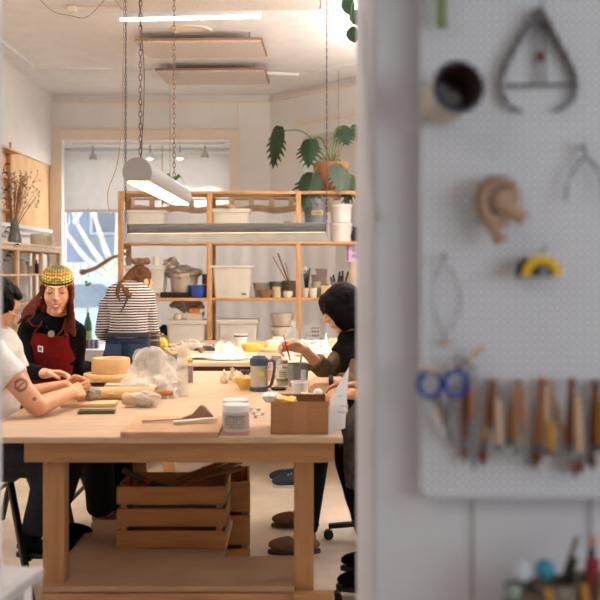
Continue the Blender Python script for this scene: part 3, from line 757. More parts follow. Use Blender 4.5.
B().box((0, 0, .16), (.15, .2, .32), .004).done('box', CARD, t); B().box((.02, -.102, .23), (.07, .004, .08)).done('green_print', mat('print_green', (70, 130, 60), .7), t)
q = B()
for k in range(5): q.ball((-.05+.03*k, 0, .02*(k % 3)), (.04, .05, .035))
tag(q.done('black_cloth', mat('black_fabric', (30, 28, 32), .9), loc=S(163, z4+.355, .1)), 'crumpled black cloth on the green carton', 'cloth')
pot('tapered_bowl', 'wide tapered cream bowl on a bucket low on the shelf', 'bowl', S(282, z4+.415, .1), cup(.085, .125, .13), mat('cream_bowl', (222, 206, 186), .6))
t = thing('cream_bucket', 'cream bucket with bail handle under the tapered bowl', 'bucket', S(282, z4, .1))
B().lathe(cup(.095, .115, .41)).done('tub', mat('cream_bowl', (222, 206, 186), .6), t); B().tube(arc((0, -.11, .39), .1, 190, 350, 12), .004, 6).done('bail', GREYM, t)
t = thing('white_basket', 'white plastic basket with slots low on the shelf', 'basket', S(311, z4+.28, .15))
b = B(); b.box((0, 0, .006), (.17, .15, .012))
for s in (-1, 1):
    for zz in (.02, .06, .1, .13): b.box((0, s*.08, zz), (.18, .006, .016)); b.box((s*.088, 0, zz), (.006, .16, .016))
    for k in range(7): b.box((-.085+.0283*k, s*.08, .07), (.007, .006, .14))
b.done('basket', WHITEP, t, smooth=False)
tag(B().box((0, 0, .14), (.2, .2, .28), .006).done('dark_crate', mat('dark_grey_crate', (84, 76, 70), .7), loc=S(313, z4, .15)), 'dark crate under the white slotted basket', 'crate')
for k, (px, h, w) in enumerate(((309, .06, .06), (315, .1, .09), (318, .05, .04))):
    tag(B().box((0, 0, h/2), (w, .1, h), .006).done('clay_block', (CLAYG, DARKBOX, CLAY)[k], loc=S(px, z4+.295, .12+.02*k)), ('short grey clay block in the white basket', 'tall brown clay block in the white basket', 'small tan clay block in the white basket')[k], 'clay block', 'clay blocks in the basket')

# ------------------------------------------------------------------ monstera on top of the shelving
mp_ = S(330.5, zt, .25)
t = thing('potted_monstera', 'swiss cheese plant in a terracotta pot on top of the shelving', 'plant', mp_)
B().lathe([(0, 0), (.118, 0), (.155, .21), (.17, .21), (.182, .305), (.17, .305), (.165, .27), (0, .265)], seg=36).done('pot', TERRA, t)
def monstera(b, base, tip_dir, up, L, W, droop=.25):
    d = V(tip_dir).normalized(); n = V(up); n = (n-d*n.dot(d)).normalized(); s = d.cross(n)
    def pt(x, y):          # x along, y across (-1..1)
        z = -.25*abs(y)*W*.5-droop*x*x*L*.4
        return V(base)+d*x*L+s*y*W+n*z
    N_ = 5
    for sg in (-1, 1):
        # heart lobe + separated fingers
        for k in range(N_+1):
            x0 = -.12+k*.17; x1 = x0+.135
            wv = [.62, .92, 1.0, .92, .72, .44][k]
            def fn(u, v, x0=x0, x1=x1, wv=wv, sg=sg, k=k):
                xa = x0+(x1-x0)*v
                lean = .2*u*u+(-.14 if k == 0 else 0)*u
                inner = max(.02, xa+.0)
                xx = xa+lean+ (v-.5)*(-.06*u if u > .7 else .035*(1-u))
                return pt(max(-.25, xx*(1 if k else 1)), sg*u*wv*.5)
            b.grid(fn, 6, 3, .0015)
        b.grid(lambda u, v, sg=sg: pt(-.05+1.02*v, sg*u*.38*(1-.8*v*v)*(.55+.45*min(1, v*4+.3))), 2, 8, .0015)
    b.grid(lambda u, v: pt(.9+.2*v, (u-.5)*.25*(1-v)), 2, 3, .0015)
def PL(px, py, dy): return P(px, py, mp_.y+dy)-mp_
leaves = ((278, 131, (-.22, .1, -1), (-.62, -.75, .1), .36, .27, -.05), (310, 142, (-.1, -.5, -1), (-.2, -.9, .4), .27, .27, -.2), (312, 177, (-.25, -.35, -1), (-.1, -.9, .3), .34, .34, -.15),
          (342, 128, (.25, -.4, -.75), (0, -.85, .5), .2, .24, .05), (338, 167, (.1, -.4, -1), (.3, -.8, .3), .26, .24, -.2), (351, 178, (-.15, -.3, -1), (.5, -.7, .3), .28, .22, -.1), (353, 128, (.6, -.2, -.5), (0, -.9, .4), .2, .2, .1))
for i, (px, py, dr_, up, L_, W_, dy) in enumerate(leaves):
    b = B(); base = PL(px, py, dy); monstera(b, base, dr_, up, L_, W_)
    lf = b.done('leaf', LEAF, t, ang=60)
    o = V((.02*math.sin(i*2), .02*math.cos(i*2), .27)); mid = (o+base)/2+V((0, 0, .16 if py < 160 else .12))
    if i == 0: mid = PL(305, 133, -.02)
    B().tube(curve([o, mid, base]), .007, 6).done('stalk', STEM, t)
b = B(); random.seed(2)
for k in range(12):
    a = random.uniform(0, 6.28); b.tube(curve([(0, 0, .26), (.06*math.cos(a), .06*math.sin(a), .36), (.12*math.cos(a), .12*math.sin(a), .30+random.uniform(0, .16))], 4), .004, 5)
b.done('aerial_roots', DRY, t)
# ivy hanging at the doorway edge
iv = thing('trailing_plant', 'dark leaves dangling at the top beside the doorway edge', 'plant', P(352, -30, 6.2)+V((.1, 0, 0)))
b = B()
for px, py, L_ in ((348, -4, .12), (353, 27, .1), (356, 10, .1)):
    c = P(px, py, 6.2)-iv.location
    leaf_strip(b, [c, c+V((-.005, 0, -L_*.4)), c+V((.005, 0, -L_*.8)), c+V((.01, 0, -L_))], .042)
b.done('leaves', LEAF, iv)
b = B(); c = P(353, 27, 6.2)-iv.location; b.tube(curve([V((0, 0, .1)), V((0, 0, 0)), P(352, 5, 6.2)-iv.location, c]), .003, 5); b.tube([(0, 0, .1), (0, 0, H-iv.location.z)], .003, 5); b.done('stems', STEM, iv)

# ------------------------------------------------------------------ left wall furniture
# low shelving along the left wall
LX = XL+.34
zz0 = 1.785
ls = thing('birch_shelf_unit', 'pale wooden cubby shelving along the left wall', 'shelving', (XL+.02, 0, 0))
ys = (8.85, 9.78, 10.7, 11.5)
for y in ys:
    for x in (.03, .31): B().box((x, y, zz0/2), (.042, .045, zz0), .003).done('post', BIRCH, ls)
    B().box((.17, y, zz0-.045), (.24, .03, .04)).done('side_rail', BIRCH, ls)
B().b2((-.0, ys[0]-.03, zz0), (.345, ys[-1]+.03, zz0+.02), .003).done('top_board', W_CREAM, ls)
B().b2((.315, ys[0], zz0-.05), (.335, ys[-1], zz0-.002)).done('front_rail', BIRCHY, ls)
for a, c in zip(ys, ys[1:]):
    for z in (1.5, 1.21, .5): B().b2((.01, a+.023, z-.018), (.33, c-.023, z)).done('shelf', BIRCHY, ls)
# dried grass vase
vp = V((LX-.17, 9.42, zz0+.02))
t = thing('vase_of_dried_grass', 'grey-green glass vase of tall dried grasses on the cubby shelving', 'vase', P(15, 243, 9.3))
t.location = (LX-.08, 9.95, zz0+.02)
B().lathe([(0, 0), (.066, 0), (.07, .012), (.066, .06), (.04, .17), (.03, .21), (.034, .235), (.028, .235), (.024, .2), (.05, .05), (0, .012)]).done('glass', mat('smoky_glass', (104, 108, 98), .12, alpha=.85), t)
random.seed(11)
b = B(); hd = B()
for k in range(46):
    a = random.uniform(0, 2*PI); sp = random.uniform(.02, .2); h = random.uniform(.42, .72)
    tip = V((max(-.09, math.cos(a)*sp)+.03, math.sin(a)*sp, h)); b.tube(curve([(0, 0, .03), (math.cos(a)*sp*.25, math.sin(a)*sp*.25, h*.45), tip], 4), .0022, 4)
    for j in range(4):
        q = tip+V((random.uniform(-.05, .05), random.uniform(-.05, .05), random.uniform(-.1, .04)))
        b.tube([tip-V((0, 0, .08)), q], .0013, 3); hd.ball(q, (.007, .007, .009), sub=1)
b.done('stems', DRY, t); hd.done('seed_heads', mat('seed_heads', (132, 102, 76), .9, var=.2), t)
# second dried bunch at the picture edge
t = thing('dried_branch_vase', 'dark leafy dried twigs in a jar at the left edge of the cubby top', 'vase', (LX-.15, 9.45, zz0+.02))
B().lathe(cup(.045, .05, .16)).done('jar', GLASS, t)
b = B()
def tw(pts):
    pts = curve(pts, 4); b.tube(pts, .0028, 5)
    for i in range(5, len(pts), 3):
        p = pts[i]; leaf_strip(b, [p, p+V((.02, 0, .02)), p+V((.05, -.01, .015)), p+V((.06, 0, -.005))], .009)
o = t.location
for tgt in (((-2, 262), (2, 250), (10, 246), (18, 247)), ((-4, 250), (0, 238), (4, 232), (8, 226)), ((-4, 270), (3, 262), (6, 256), (9, 252)), ((-6, 200), (-2, 190), (3, 170), (6, 163)), ((-6, 215), (0, 200), (4, 190), (9, 188))):
    tw([V((0, 0, .05))]+[P(x, y, 9.6)-o for x, y in tgt])
b.done('twigs', mat('dark_twig', (74, 66, 58), .9, var=.2), t)
# carved figure and pots
pot('carved_figure', 'small dark twisted figure standing left on the cubby shelf', 'figurine', V((LX-.08, 9.45, 1.5)), [(0, 0), (.03, 0), (.02, .05), (.035, .09), (.02, .13), (.028, .17), (.012, .2), (0, .21)], mat('bronze_clay', (112, 104, 96), .6), seg=12)
for k, (y, r, h) in enumerate(((10.72, .068, .095), (10.95, .045, .085), (11.18, .066, .095), (11.34, .04, .06), (11.43, .03, .04))):
    pot('clay_planter', ('widest clay planter of the row on the cubby top, beside the vase', 'narrow clay planter second from the vase', 'squat clay planter in the middle of the cubby top', 'small clay planter fourth from the vase', 'tiniest clay planter at the window end of the cubby top')[k], 'planter', V((LX-.06, y, zz0+.02)), cup(r*.95, r, h*1.25), CLAY, 'clay planters on the cubby top')
t = thing('clay_jug', 'grey conical jug with a wire loop on the cubby shelf', 'jug', V((LX-.1, 10.25, 1.5)))
B().lathe([(0, 0), (.062, 0), (.06, .05), (.042, .15), (.036, .15), (.05, .05), (0, .01)]).done('body', CLAYG, t)
B().tube(arc((0, 0, .14), .02, 0, 180, 10, ry=.1), .003, 6).done('wire_loop', STEEL, t)
t = pot('clay_vessel', 'small square grey vessel beside the conical jug', 'vessel', V((LX-.1, 10.5, 1.5)), [(0, 0), (.055, 0), (.058, .08), (.02, .085), (.02, .13), (.012, .13), (0, .09)], CLAYG, seg=8)
pot('clay_lidded_box', 'low pale clay box on the lower cubby shelf', 'box', V((LX-.1, 10.2, 1.21)), [(0, 0), (.07, 0), (.07, .07), (.06, .09), (0, .09)], CLAYG, seg=8)
pot('black_bottle', 'tiny black bottle on the cubby shelf by the window', 'bottle', V((LX-.12, 10.95, 1.5)), [(0, 0), (.02, 0), (.02, .1), (.008, .12), (.008, .15), (0, .15)], BLACK)
# wooden rack above the rail
rk = thing('pine_wall_rack', 'pine wall rack above the white rail at the left edge', 'rack', (XL+.015, 9.6, 2.035))
for y in (0, .9): B().b2((0, y, 0), (.05, y+.04, .85)).done('upright', PINE, rk, smooth=False)
for z in (.1, .42, .72): B().b2((0, .04, z), (.16, .9, z+.02)).done('shelf', PINEY, rk, smooth=False)
# ------------------------------------------------------------------ near work table
TZ = .9
tb = thing('work_table', 'big plywood-topped work table nearest the doorway', 'work table', (-.5, 3.83, 0))
def TL(x, y, z): return V((x+.5, y-3.83, z))
TX0, TX1, TY0, TY1 = -1.27, .176, 3.83, 6.34
B().b2(TL(TX0, TY0, .876), TL(TX1, TY1, TZ), .003).done('tabletop', PLY, tb)
f0, f1 = TL(-1.068, 3.95-.04, .787), TL(.146, 3.95, .875)
B().b2(f0, f1, .004).done('apron', LUMX, tb)
B().b2(TL(-1.068, 6.2, .787), TL(.146, 6.24, .875), .004).done('apron', LUMX, tb)
for x in (-1.0, .03): B().b2(TL(x-.02, 3.955, .787), TL(x+.02, 6.195, .875), .004).done('side_rail', LUMY, tb)
for x0, x1 in ((-1.005, -.92), (-.012, .066)):
    for y in (3.952, 6.11): B().b2(TL(x0, y, 0), TL(x1, y+.085, .786), .004).done('leg', LUMZ, tb)
b = B(); ly = M.Identity(4)
b.prism([(-.50, .0), (.485, 0), (.485, .42), (.18, .42), (.18, 1.05), (-.50, 1.05)], .02, M.Translation(TL(0, 0, 0)*0+V((0, .085, .28))))
b.done('lower_shelf', mat('shelf_plywood', (180, 144, 112), .6, var=.07, vs=5, bump=.05), tb)
B().b2(TL(-1.0, 3.9, .19), TL(-.0, 3.94, .276), .004).done('lower_rail', LUMX, tb)
B().b2(TL(-.012, 3.87, .19), TL(.145, 3.945, .278), .004).done('foot_block', LUMX, tb)
B().b2(TL(-1.0, 4.28, .19), TL(.06, 4.32, .276), .004).done('lower_rail', LUMX, tb)

# second table
t2 = thing('back_work_table', 'second work table strewn with white plaster pieces, before the shelving', 'work table', (0, 6.95, 0))
B().b2((-1.02, 0, .868), (1.4, 2.15, TZ), .003).done('tabletop', mat('pale_tabletop', (232, 208, 178), .5, var=.04), t2)
B().b2((-.98, .04, .76), (1.36, .08, .866), .004).done('apron', wood('dark_apron', (122, 76, 46), 'x'), t2)
B().b2((-.98, 2.05, .76), (1.36, 2.09, .866), .004).done('apron', wood('dark_apron', (122, 76, 46), 'x'), t2)
for x in (-.94, 1.27):
    for y in (.085, 1.96): B().b2((x, y, 0), (x+.08, y+.08, .76), .004).done('leg', LUMZ, t2)

# crates under the near table
def crate(name, label, loc, rz, L, D, Hh, group='wooden crates under the near table'):
    t = thing(name, label, 'crate', loc, rz, group)
    n = 3; sh_ = (Hh-.02*(n-1))/n
    for s in (-1, 1):
        for k in range(n):
            B().box((0, s*(D/2-.006), sh_/2+k*(sh_+.02)), (L, .012, sh_), .002).done('slat', CRATE, t)
    for s in (-1, 1):
        for k in range(n): B().box((s*(L/2-.008), 0, sh_/2+k*(sh_+.02)), (.014, D-.026, sh_), .002).done('end_slat', CRATED, t)
        for q in (-1, 1): B().box((s*(L/2-.03), q*(D/2-.025), Hh/2), (.028, .024, Hh-.004), .002).done('corner_post', CRATE, t)
    B().box((0, 0, .006), (L-.035, D-.03, .012)).done('bottom', CRATE, t)
    return t
cY = 4.44
cr = crate('wooden_crate', 'slatted wooden crate on the shelf under the near table', (P(171, 500, cY).x, cY+.17, .301), 0, .485, .33, .275)
cr2 = crate('wooden_crate', 'second slatted crate on the floor, half hidden behind the first crate', (-.375, 5.2, 0.0), R(3), .26, .42, .48)
o = V((cr.location.x, cr.location.y, .301))
b = B(); b.tube(curve([(-.2, -.05, .33), (-.1, -.03, .27), (.02, 0, .22)]), .013, 8); b.done('x', BLACK) if False else None
hm = thing('hand_tool', 'dark-handled tool with a red ring poking from the crate', 'tool', o+V((-.14, 0, .22)))
B().tube([(-.10, -.02, .10), (.0, 0, .05)], .014, 10).done('handle', mat('grey_green_grip', (58, 62, 60), .6), hm)
B().tube([(0.0, 0, .05), (.02, 0, .04)], .017, 10).done('ring', mat('red_ring', (170, 50, 44), .5), hm)
B().tube([(.02, 0, .04), (.2, .02, -.02)], .013, 10).done('shaft', mat('grey_green_grip', (58, 62, 60), .6), hm)
for k, lab in enumerate(('grey-brown stick lying across the crate rim', 'thin stick lying across the crate toward the second crate', 'bark-edged stick slung over the back of the crate')):
    b = B(); b.tube(curve([(-.14, .0, .0), (0, .02, .05), (.17, .05, .09+.01*k)], 4), .014-.002*k, 7)
    tag(b.done('stick', CRATED, loc=o+V((.13, .02+.05*k, .225+.012*k))), lab, 'stick', 'sticks in the crate')
# ------------------------------------------------------------------ things on the near table
def onT(px, py, dz=0.0005): p = T(px, py); p.z += dz; return p
# slab board with wedge and tools
bp = V((-.487, 4.03, TZ+.0005))
tag(B().box((0, 0, .0105), (.375, .42, .021), .002).done('clay_board', mat('board_mdf', (186, 146, 108), .7, var=.05), loc=bp), 'brown square board at the front edge of the near table', 'board')
zb1 = TZ+.0225
w = B(); w.prism([(-.075, 0), (.055, 0), (.07, .012), (.03, .055), (.015, .058), (-.02, .02)], .03, M.Rotation(R(90), 4, 'X'))
tag(w.done('wooden_wedge', mat('grey_brown_wedge', (150, 122, 100), .8), loc=V((-.415, 4.16, zb1))), 'curved grey-brown wooden wedge on the brown board', 'wedge')
tag(B().bar((-.1, .0, .006), (.06, .01, .012), .02, .008, .003).done('wooden_knife', TOOLP, loc=V((-.53, 4.06, zb1))), 'pointed wooden knife on the brown board', 'tool')
tag(B().bar((-.04, 0, .008), (.13, .06, .014), .028, .012, .004).done('clay_rib', CLAYW, loc=V((-.455, 4.0, zb1))), 'pale wooden rib on the brown board beside the glaze jars', 'tool')
# glaze jars
GLZ = mat('glaze_tub', (206, 200, 194), .45, var=.02); LBL = mat('tub_label', (196, 182, 172), .7); PINK = mat('tub_base_pink', (196, 142, 128), .5)
def jar(label, p):
    t = thing('glaze_jar', label, 'jar', p, 0, 'glaze jars on the near table')
    B().lathe([(0, 0), (.049, 0), (.051, .006), (.051, .086), (.046, .092), (0, .092)]).done('tub', GLZ, t)
    B().lathe([(0, .117), (.049, .117), (.0525, .113), (.0525, .09), (.048, .089)]).done('lid', WHITEP, t)
    B().lathe([(.0515, .004), (.0515, .014)]).done('base_band', PINK, t)
    lb = B().lathe([(.0516, .022), (.0516, .08)]).done('paper_label', LBL, t)
    x = B()
    for r_ in range(5):
        for k in range(9):
            if (r_*7+k*5) % 11 == 0: continue
            a = R(-140+k*11); x.box((.0522*math.cos(a), .0522*math.sin(a), .072-.010*r_), (.0072, .001, .0042 if r_ else .007), rot=M.Rotation(a+PI/2, 3, 'Z'))
    x.done('label_lettering', mat('grey_ink', (120, 110, 106), .8), lb, smooth=False)
    return t
jar('glaze jar with lettered label at the front of the near table', V((-.238, 3.905, TZ+.0005)))
jar('glaze jar standing right behind the front glaze jar', V((-.25, 4.05, TZ+.0005)))
for k in range(5):
    q = B(); crumple(q, (0, 0, .008), (.014-.001*k, .012, .009), 20+k, .3, 2, zmin=-.008)
    tag(q.done('clay_crumb', CLAYW, loc=onT((250, 254, 258, 262, 256)[k], (410, 414, 411, 415, 418)[k])), 'little pale clay crumb between the glaze jars and the cardboard box', 'clay', 'clay crumbs by the jars')
# cardboard box
bx0, bx1 = P(271, 400, 3.9).x, P(328, 400, 3.9).x
t = thing('cardboard_box', 'open brown cardboard box on the front right corner of the near table', 'box', ((bx0+bx1)/2, 4.02, TZ+.0005))
wB, dB, hB = bx1-bx0, .26, .127
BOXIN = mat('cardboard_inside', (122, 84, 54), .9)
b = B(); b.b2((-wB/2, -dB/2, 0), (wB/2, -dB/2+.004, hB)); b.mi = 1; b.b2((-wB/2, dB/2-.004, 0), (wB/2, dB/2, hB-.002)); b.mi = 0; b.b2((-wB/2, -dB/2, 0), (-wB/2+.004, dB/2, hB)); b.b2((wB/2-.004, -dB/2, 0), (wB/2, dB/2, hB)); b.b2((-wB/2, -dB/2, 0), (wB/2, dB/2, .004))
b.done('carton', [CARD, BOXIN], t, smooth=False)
B().b2((-.028, -dB/2-.001, .0), (.028, -dB/2, hB)).done('tape_strip', mat('kraft_tape', (178, 126, 84), .5), t)
FL = mat('white_printed_card', (246, 244, 244), .7, var=.02)
fl = B()
qa, qb, qc, qd = [P(*v)-t.location for v in ((328, 435, 3.895), (330, 399, 3.895), (349, 367, 4.1), (345, 428, 4.1))]
for i in range(1):
    tm = bmesh.new(); vv = [tm.verts.new(v) for v in (qa, qb, qc, qd)]; tm.faces.new(vv)
    bmesh.ops.solidify(tm, geom=tm.faces[:], thickness=-.004); fl._add(tm)
fl.done('side_flap', FL, t, smooth=False)
c = qa*.25+qb*.25+qc*.25+qd*.25
nrm = (qb-qa).cross(qd-qa).normalized(); nrm = nrm if nrm.y < 0 else -nrm
ex = (qd-qa).normalized(); ey = V((0, 0, 1))
for (u, v, su, sv) in ((.0, .045, .03, .02), (.0, -.02, .012, .07), (.04, .0, .012, .05)):
    B().bar(c+ex*(u-su/2)+ey*v+nrm*.004, c+ex*(u+su/2)+ey*v+nrm*.004, sv, .001, up=nrm.cross(ex)).done('blue_print', mat('blue_grey_ink', (110, 130, 178), .7), t, smooth=False)
B().bar((-.09, .0, hB-.02), (-.02, .05, hB+.045), .06, .002).done('paper_sheet', PAPER, t, smooth=False) if False else None
for k, (px, py, Y, dx, m, lab) in enumerate(((272, 397, 4.02, -.5, CLAYW, 'crumpled paper scrap in the cardboard box'), (287, 401, 3.98, .4, YELL, 'yellow packet in the cardboard box'))):
    q = B(); crumple(q, (0, 0, 0), (.038, .04, .02), 30+k, .35, 3); tag(q.done('paper_scrap' if k == 0 else 'yellow_packet', PAPER if k == 0 else m, loc=P(px, py, Y)), lab, 'paper' if k == 0 else 'packet')
tag(B().bar((0, 0, 0), (-.055, .03, .055), .014, .006, .002).done('popsicle_stick', TOOLP, loc=P(282, 403, 4.0)), 'pale stick leaning out of the cardboard box', 'stick')
# behind the box
t = thing('clear_tub', 'milky plastic tub behind the cardboard box', 'tub', T(300, 403))
B().lathe(cup(.034, .042, .105)).done('tub', mat('milky_tub', (240, 236, 230), .35, alpha=.8), t)
B().lathe([(.042, .098), (.0455, .098), (.0455, .106), (.042, .106)]).done('rim', WHITEP, t)
tag(B().ball((0, 0, .0235), .0235).done('clay_ball', CLAYW, loc=onT(318, 398)), 'white clay ball by the hands of the black-haired person', 'clay ball')
tag(B().box((0, 0, .008), (.17, .12, .014), .003, M.Rotation(R(10), 3, 'Y') @ M.Rotation(R(24), 3, 'Z')).done('cream_board', mat('cream_board', (232, 214, 184), .7), loc=T(322, 405)+V((0, 0, .028))), 'tilted cream board behind the cardboard box', 'board')
t = thing('grey_tin', 'grey metal tin with a brush standing in it', 'tin', T(298, 386.5))
B().lathe(cup(.052, .058, .125)).lathe([(.058, .117), (.061, .117), (.061, .127), (.058, .127)]).done('can', mat('grey_enamel', (132, 136, 138), .4, .2), t)
B().lathe([(.0585, .03), (.0592, .11)], seg=28).done('side_band', mat('pale_grey_band', (150, 154, 160), .5), t) if False else None
B().box((.03, -.049, .06), (.03, .012, .075), .002, M.Rotation(R(32), 3, 'Z')).done('paper_label', mat('label_pale', (204, 206, 214), .7), t)
bt = thing('paint_brush', 'grey-handled brush standing in the grey tin', 'brush', t.location+V((0, 0, .006)))
B().tube([(.0, 0, .0), (.012, 0, .12), (.022, 0, .175)], [.004, .006, .0045], 8).done('handle', mat('grey_handle', (176, 180, 184), .4), bt)
B().tube([(.0, 0, .0), (-.001, 0, .03)], .006, 8).done('bristles', TOOLD, bt)
GL = mat('jar_contents_pale', (206, 204, 188), .6)
def gjar(label, p, band, sc=1, group=None):
    t = thing('glass_jar', label, 'jar', p, 0, group)
    B().lathe([(0, .003), (.029, .003), (.03, .01), (.03, .085), (0, .085)]).done('contents', GL, t)
    B().lathe([(0, 0), (.032, 0), (.034, .006), (.034, .1), (.029, .115), (.029, .12)]).done('glass', GLASS, t)
    B().lathe([(.031, .116), (.032, .118), (.032, .138), (.028, .141), (0, .141)]).done('lid', STEEL, t)
    B().lathe([(.0346, .02), (.0346, .085)]).done('paper_label', band, t)
    t.scale = (sc,)*3; return t
JL = mat('jar_label_white', (228, 226, 212), .7)
j = gjar('glass jar with a white and green label', T(282.5, 384.5), JL)
B().lathe([(.0348, .018), (.0348, .036)]).done('green_band', mat('label_green_band', (112, 150, 72), .7), j)
x = B()
for r_ in range(3):
    for k in range(5):
        a = R(-116+k*12); x.box((.0352*math.cos(a), .0352*math.sin(a), .072-.011*r_), (.006, .001, .005), rot=M.Rotation(a+PI/2, 3, 'Z'))
x.done('label_lettering', mat('grey_ink', (120, 110, 106), .8), j, smooth=False)
gjar('plain glass jar behind the green-labelled jar', T(276.5, 378), JL, .95)
for k, (px, py, s) in enumerate(((269.5, 380, .75), (273.5, 377, .8))):
    gjar(('small pale jar just right of the steel thermos', 'small jar between the thermos and the green-labelled jar')[k], T(px, py), mat('pink_label', (226, 170, 140), .7), s)
tag(B().lathe([(0, 0), (.035, 0), (.04, .012), (.036, .012), (.03, .005), (0, .005)], sx=1.1).done('black_dish', BLACK, loc=onT(278.5, 390)), 'flat black dish at the foot of the glass jar', 'dish')
# thermos mug
t = thing('thermos_mug', 'steel thermos mug with blue-grey lid and lime dot', 'mug', T(259, 391))
TB = mat('thermos_blue_grey', (66, 82, 98), .45)
B().lathe([(.046, .022), (.045, .14), (0, .14)], seg=36).done('body', STEEL, t)
B().lathe([(0, 0), (.047, 0), (.049, .004), (.049, .024), (.046, .026)], seg=36).done('base', TB, t)
B().lathe([(.046, .136), (.049, .14), (.049, .168), (.044, .176), (.036, .178), (.034, .186), (.02, .188), (0, .188)], seg=36).done('lid', TB, t)
B().tube(curve([(.044, 0, .158), (.075, 0, .16), (.083, 0, .13), (.072, 0, .06), (.062, 0, .03), (.045, 0, .018)]), .0105, 10, flat=.8).done('handle', TB, t)
B().cone((.012, -.0465, .095), (.012, -.0475, .095), .0165).done('lime_sticker', mat('lime_sticker', (196, 214, 40), .6, var=0), t)
# yellow bowl with figurines
t = thing('yellow_bowl', 'yellow glazed bowl holding clay gourds beside the thermos', 'bowl', T(246, 388.5))
B().lathe(bowl(.068, .062), seg=36).done('bowl', YELL, t)
def gourd(label, p, sc, m=CLAY):
    t = thing('clay_gourd', label, 'figurine', p, random.uniform(0, 6), 'little clay gourds')
    B().lathe([(0, 0), (.017, 0), (.023, .012), (.022, .03), (.013, .046), (.0145, .056), (.011, .066), (.005, .07), (.0055, .08), (.003, .086), (0, .087)]).done('body', m, t)
    B().ball((.008, 0, .076), (.009, .004, .004)).ball((-.007, .002, .073), (.008, .004, .004)).done('leaves', m, t)
    t.scale = (sc*1.05, sc*1.05, sc*.88)
gourd('clay gourd standing alone, left of the other gourds', onT(224, 383.5), 1.05)
gourd('clay gourd second from the left, next to the lone gourd', onT(232.5, 380), 1.0)
gourd('clay gourd closest to the yellow bowl, on the table', onT(236.5, 382.5), .95, CLAYW)
bw = t.location
for k, (dx, dy) in enumerate(((-.03, .0), (.0, .02), (.028, -.01))):
    gourd(('left clay gourd inside the yellow bowl', 'back clay gourd inside the yellow bowl', 'clay gourd inside the yellow bowl nearest the thermos')[k], bw+V((dx, dy, .014)), .8, CLAYW)
tag(B().lathe(bowl(.035, .03)).done('glaze_dish', mat('dark_blue_glaze', (70, 74, 86), .4), loc=onT(246, 375)), 'small dark dish behind the yellow bowl', 'dish')
# phone
ph = thing('phone', 'dark phone with greenish edge lying on the near table', 'phone', onT(97, 413), R(6))
B().box((0, 0, .006), (.165, .078, .010), .004).done('body', mat('green_phone_edge', (70, 96, 40), .4), ph); B().box((0, 0, .0118), (.158, .071, .0014), .0005).done('screen', mat('phone_glass', (28, 30, 30), .08), ph)
# board with clay, stick
bd = B().box((0, 0, .009), (.25, .13, .018), .002); tag(bd.done('modelling_board', mat('light_board', (222, 184, 136), .7, var=.05), loc=onT(88, 407)+V((0, .04, 0)), rz=R(4)), 'light wooden board between the phone and the clasped hands', 'board')
q = B(); crumple(q, (0, 0, .03), (.042, .035, .03), 41, .3, 3, zmin=-.03); tag(q.done('clay_lump', CLAYG, loc=onT(91, 404, .0195)), 'grey clay lump on the light board by the clasped hands', 'clay')
tag(B().bar((0, 0, .012), (.07, -.09, .012), .012, .008, .002).done('wooden_stick', TOOLP, loc=onT(104, 399, .02)), 'thin wooden stick lying right of the clay lump', 'stick')
# rolling pin
rp = thing('rolling_pin', 'wooden rolling pin lying behind the wrapped clay', 'rolling pin', onT(118, 399.5), R(3))
B().lathe([(0, -.2), (.027, -.2), (.03, -.195), (.03, .195), (.027, .2), (0, .2)], rot=M.Rotation(R(90), 3, 'Y'), c=(-.02, 0, .031)).done('roller', mat('pin_wood', (228, 184, 128), .5, var=.06, stretch=(1, 6, 6)), rp)
for s in (-1, 1): B().lathe([(0, 0), (.012, 0), (.015, .05), (.012, .09), (0, .095)], rot=M.Rotation(R(90*s), 3, 'Y'), c=(-.02+s*.2, 0, .031)).done('handle', TOOLW, rp)
# wrapped clay roll
wc = thing('wrapped_clay_roll', 'clay roll wrapped in clear plastic at the middle of the near table', 'clay', onT(140, 407), R(-6))
B().lathe([(0, -.075), (.026, -.075), (.031, -.06), (.031, .06), (.028, .07), (0, .07)], rot=M.Rotation(R(90), 3, 'Y'), c=(-.005, 0, .036)).done('clay', mat('roll_clay', (206, 182, 148), .8, bump=.2), wc)
q = B(); crumple(q, (.026, 0, .039), (.072, .042, .039), 51, .14, 4, zmin=-.038); q.done('plastic_wrap', BAG, wc)
# slab bats and ring
for k, (w_, lab) in enumerate(((.20, 'lower of two stacked clay slabs near the clay ring'), (.175, 'upper clay slab lying on another slab'))): pass
t = thing('throwing_bat', 'lower wooden bat under the clay ring', 'bat', onT(105, 386.5)+V((0, .12, 0)), 0, 'stacked wooden bats')
b = B(); b.box((0, 0, .029), (.27, .24, .018), .004)
for s in (-1, 1): b.box((s*.1, 0, .01), (.03, .22, .02))
b.done('board', mat('bat_wood', (226, 184, 130), .6, var=.05), t)
bt2 = tag(B().lathe([(0, 0), (.14, 0), (.142, .004), (.142, .018), (.14, .022), (0, .022)], seg=40).done('throwing_bat', mat('bat_wood_round', (232, 192, 140), .6, var=.05), loc=t.location+V((.0, 0, .0385))), 'round bat right under the clay ring', 'bat', 'stacked wooden bats')
tag(B().lathe([(.06, 0), (.104, 0), (.107, .005), (.107, .08), (.103, .086), (.066, .086), (.06, .08), (.06, 0)], seg=44).done('clay_ring', mat('ring_clay', (206, 168, 118), .85, var=.04, vs=30, bump=.1), loc=t.location+V((.01, 0, .061))), 'thick tan clay ring stacked on the bats', 'clay ring')
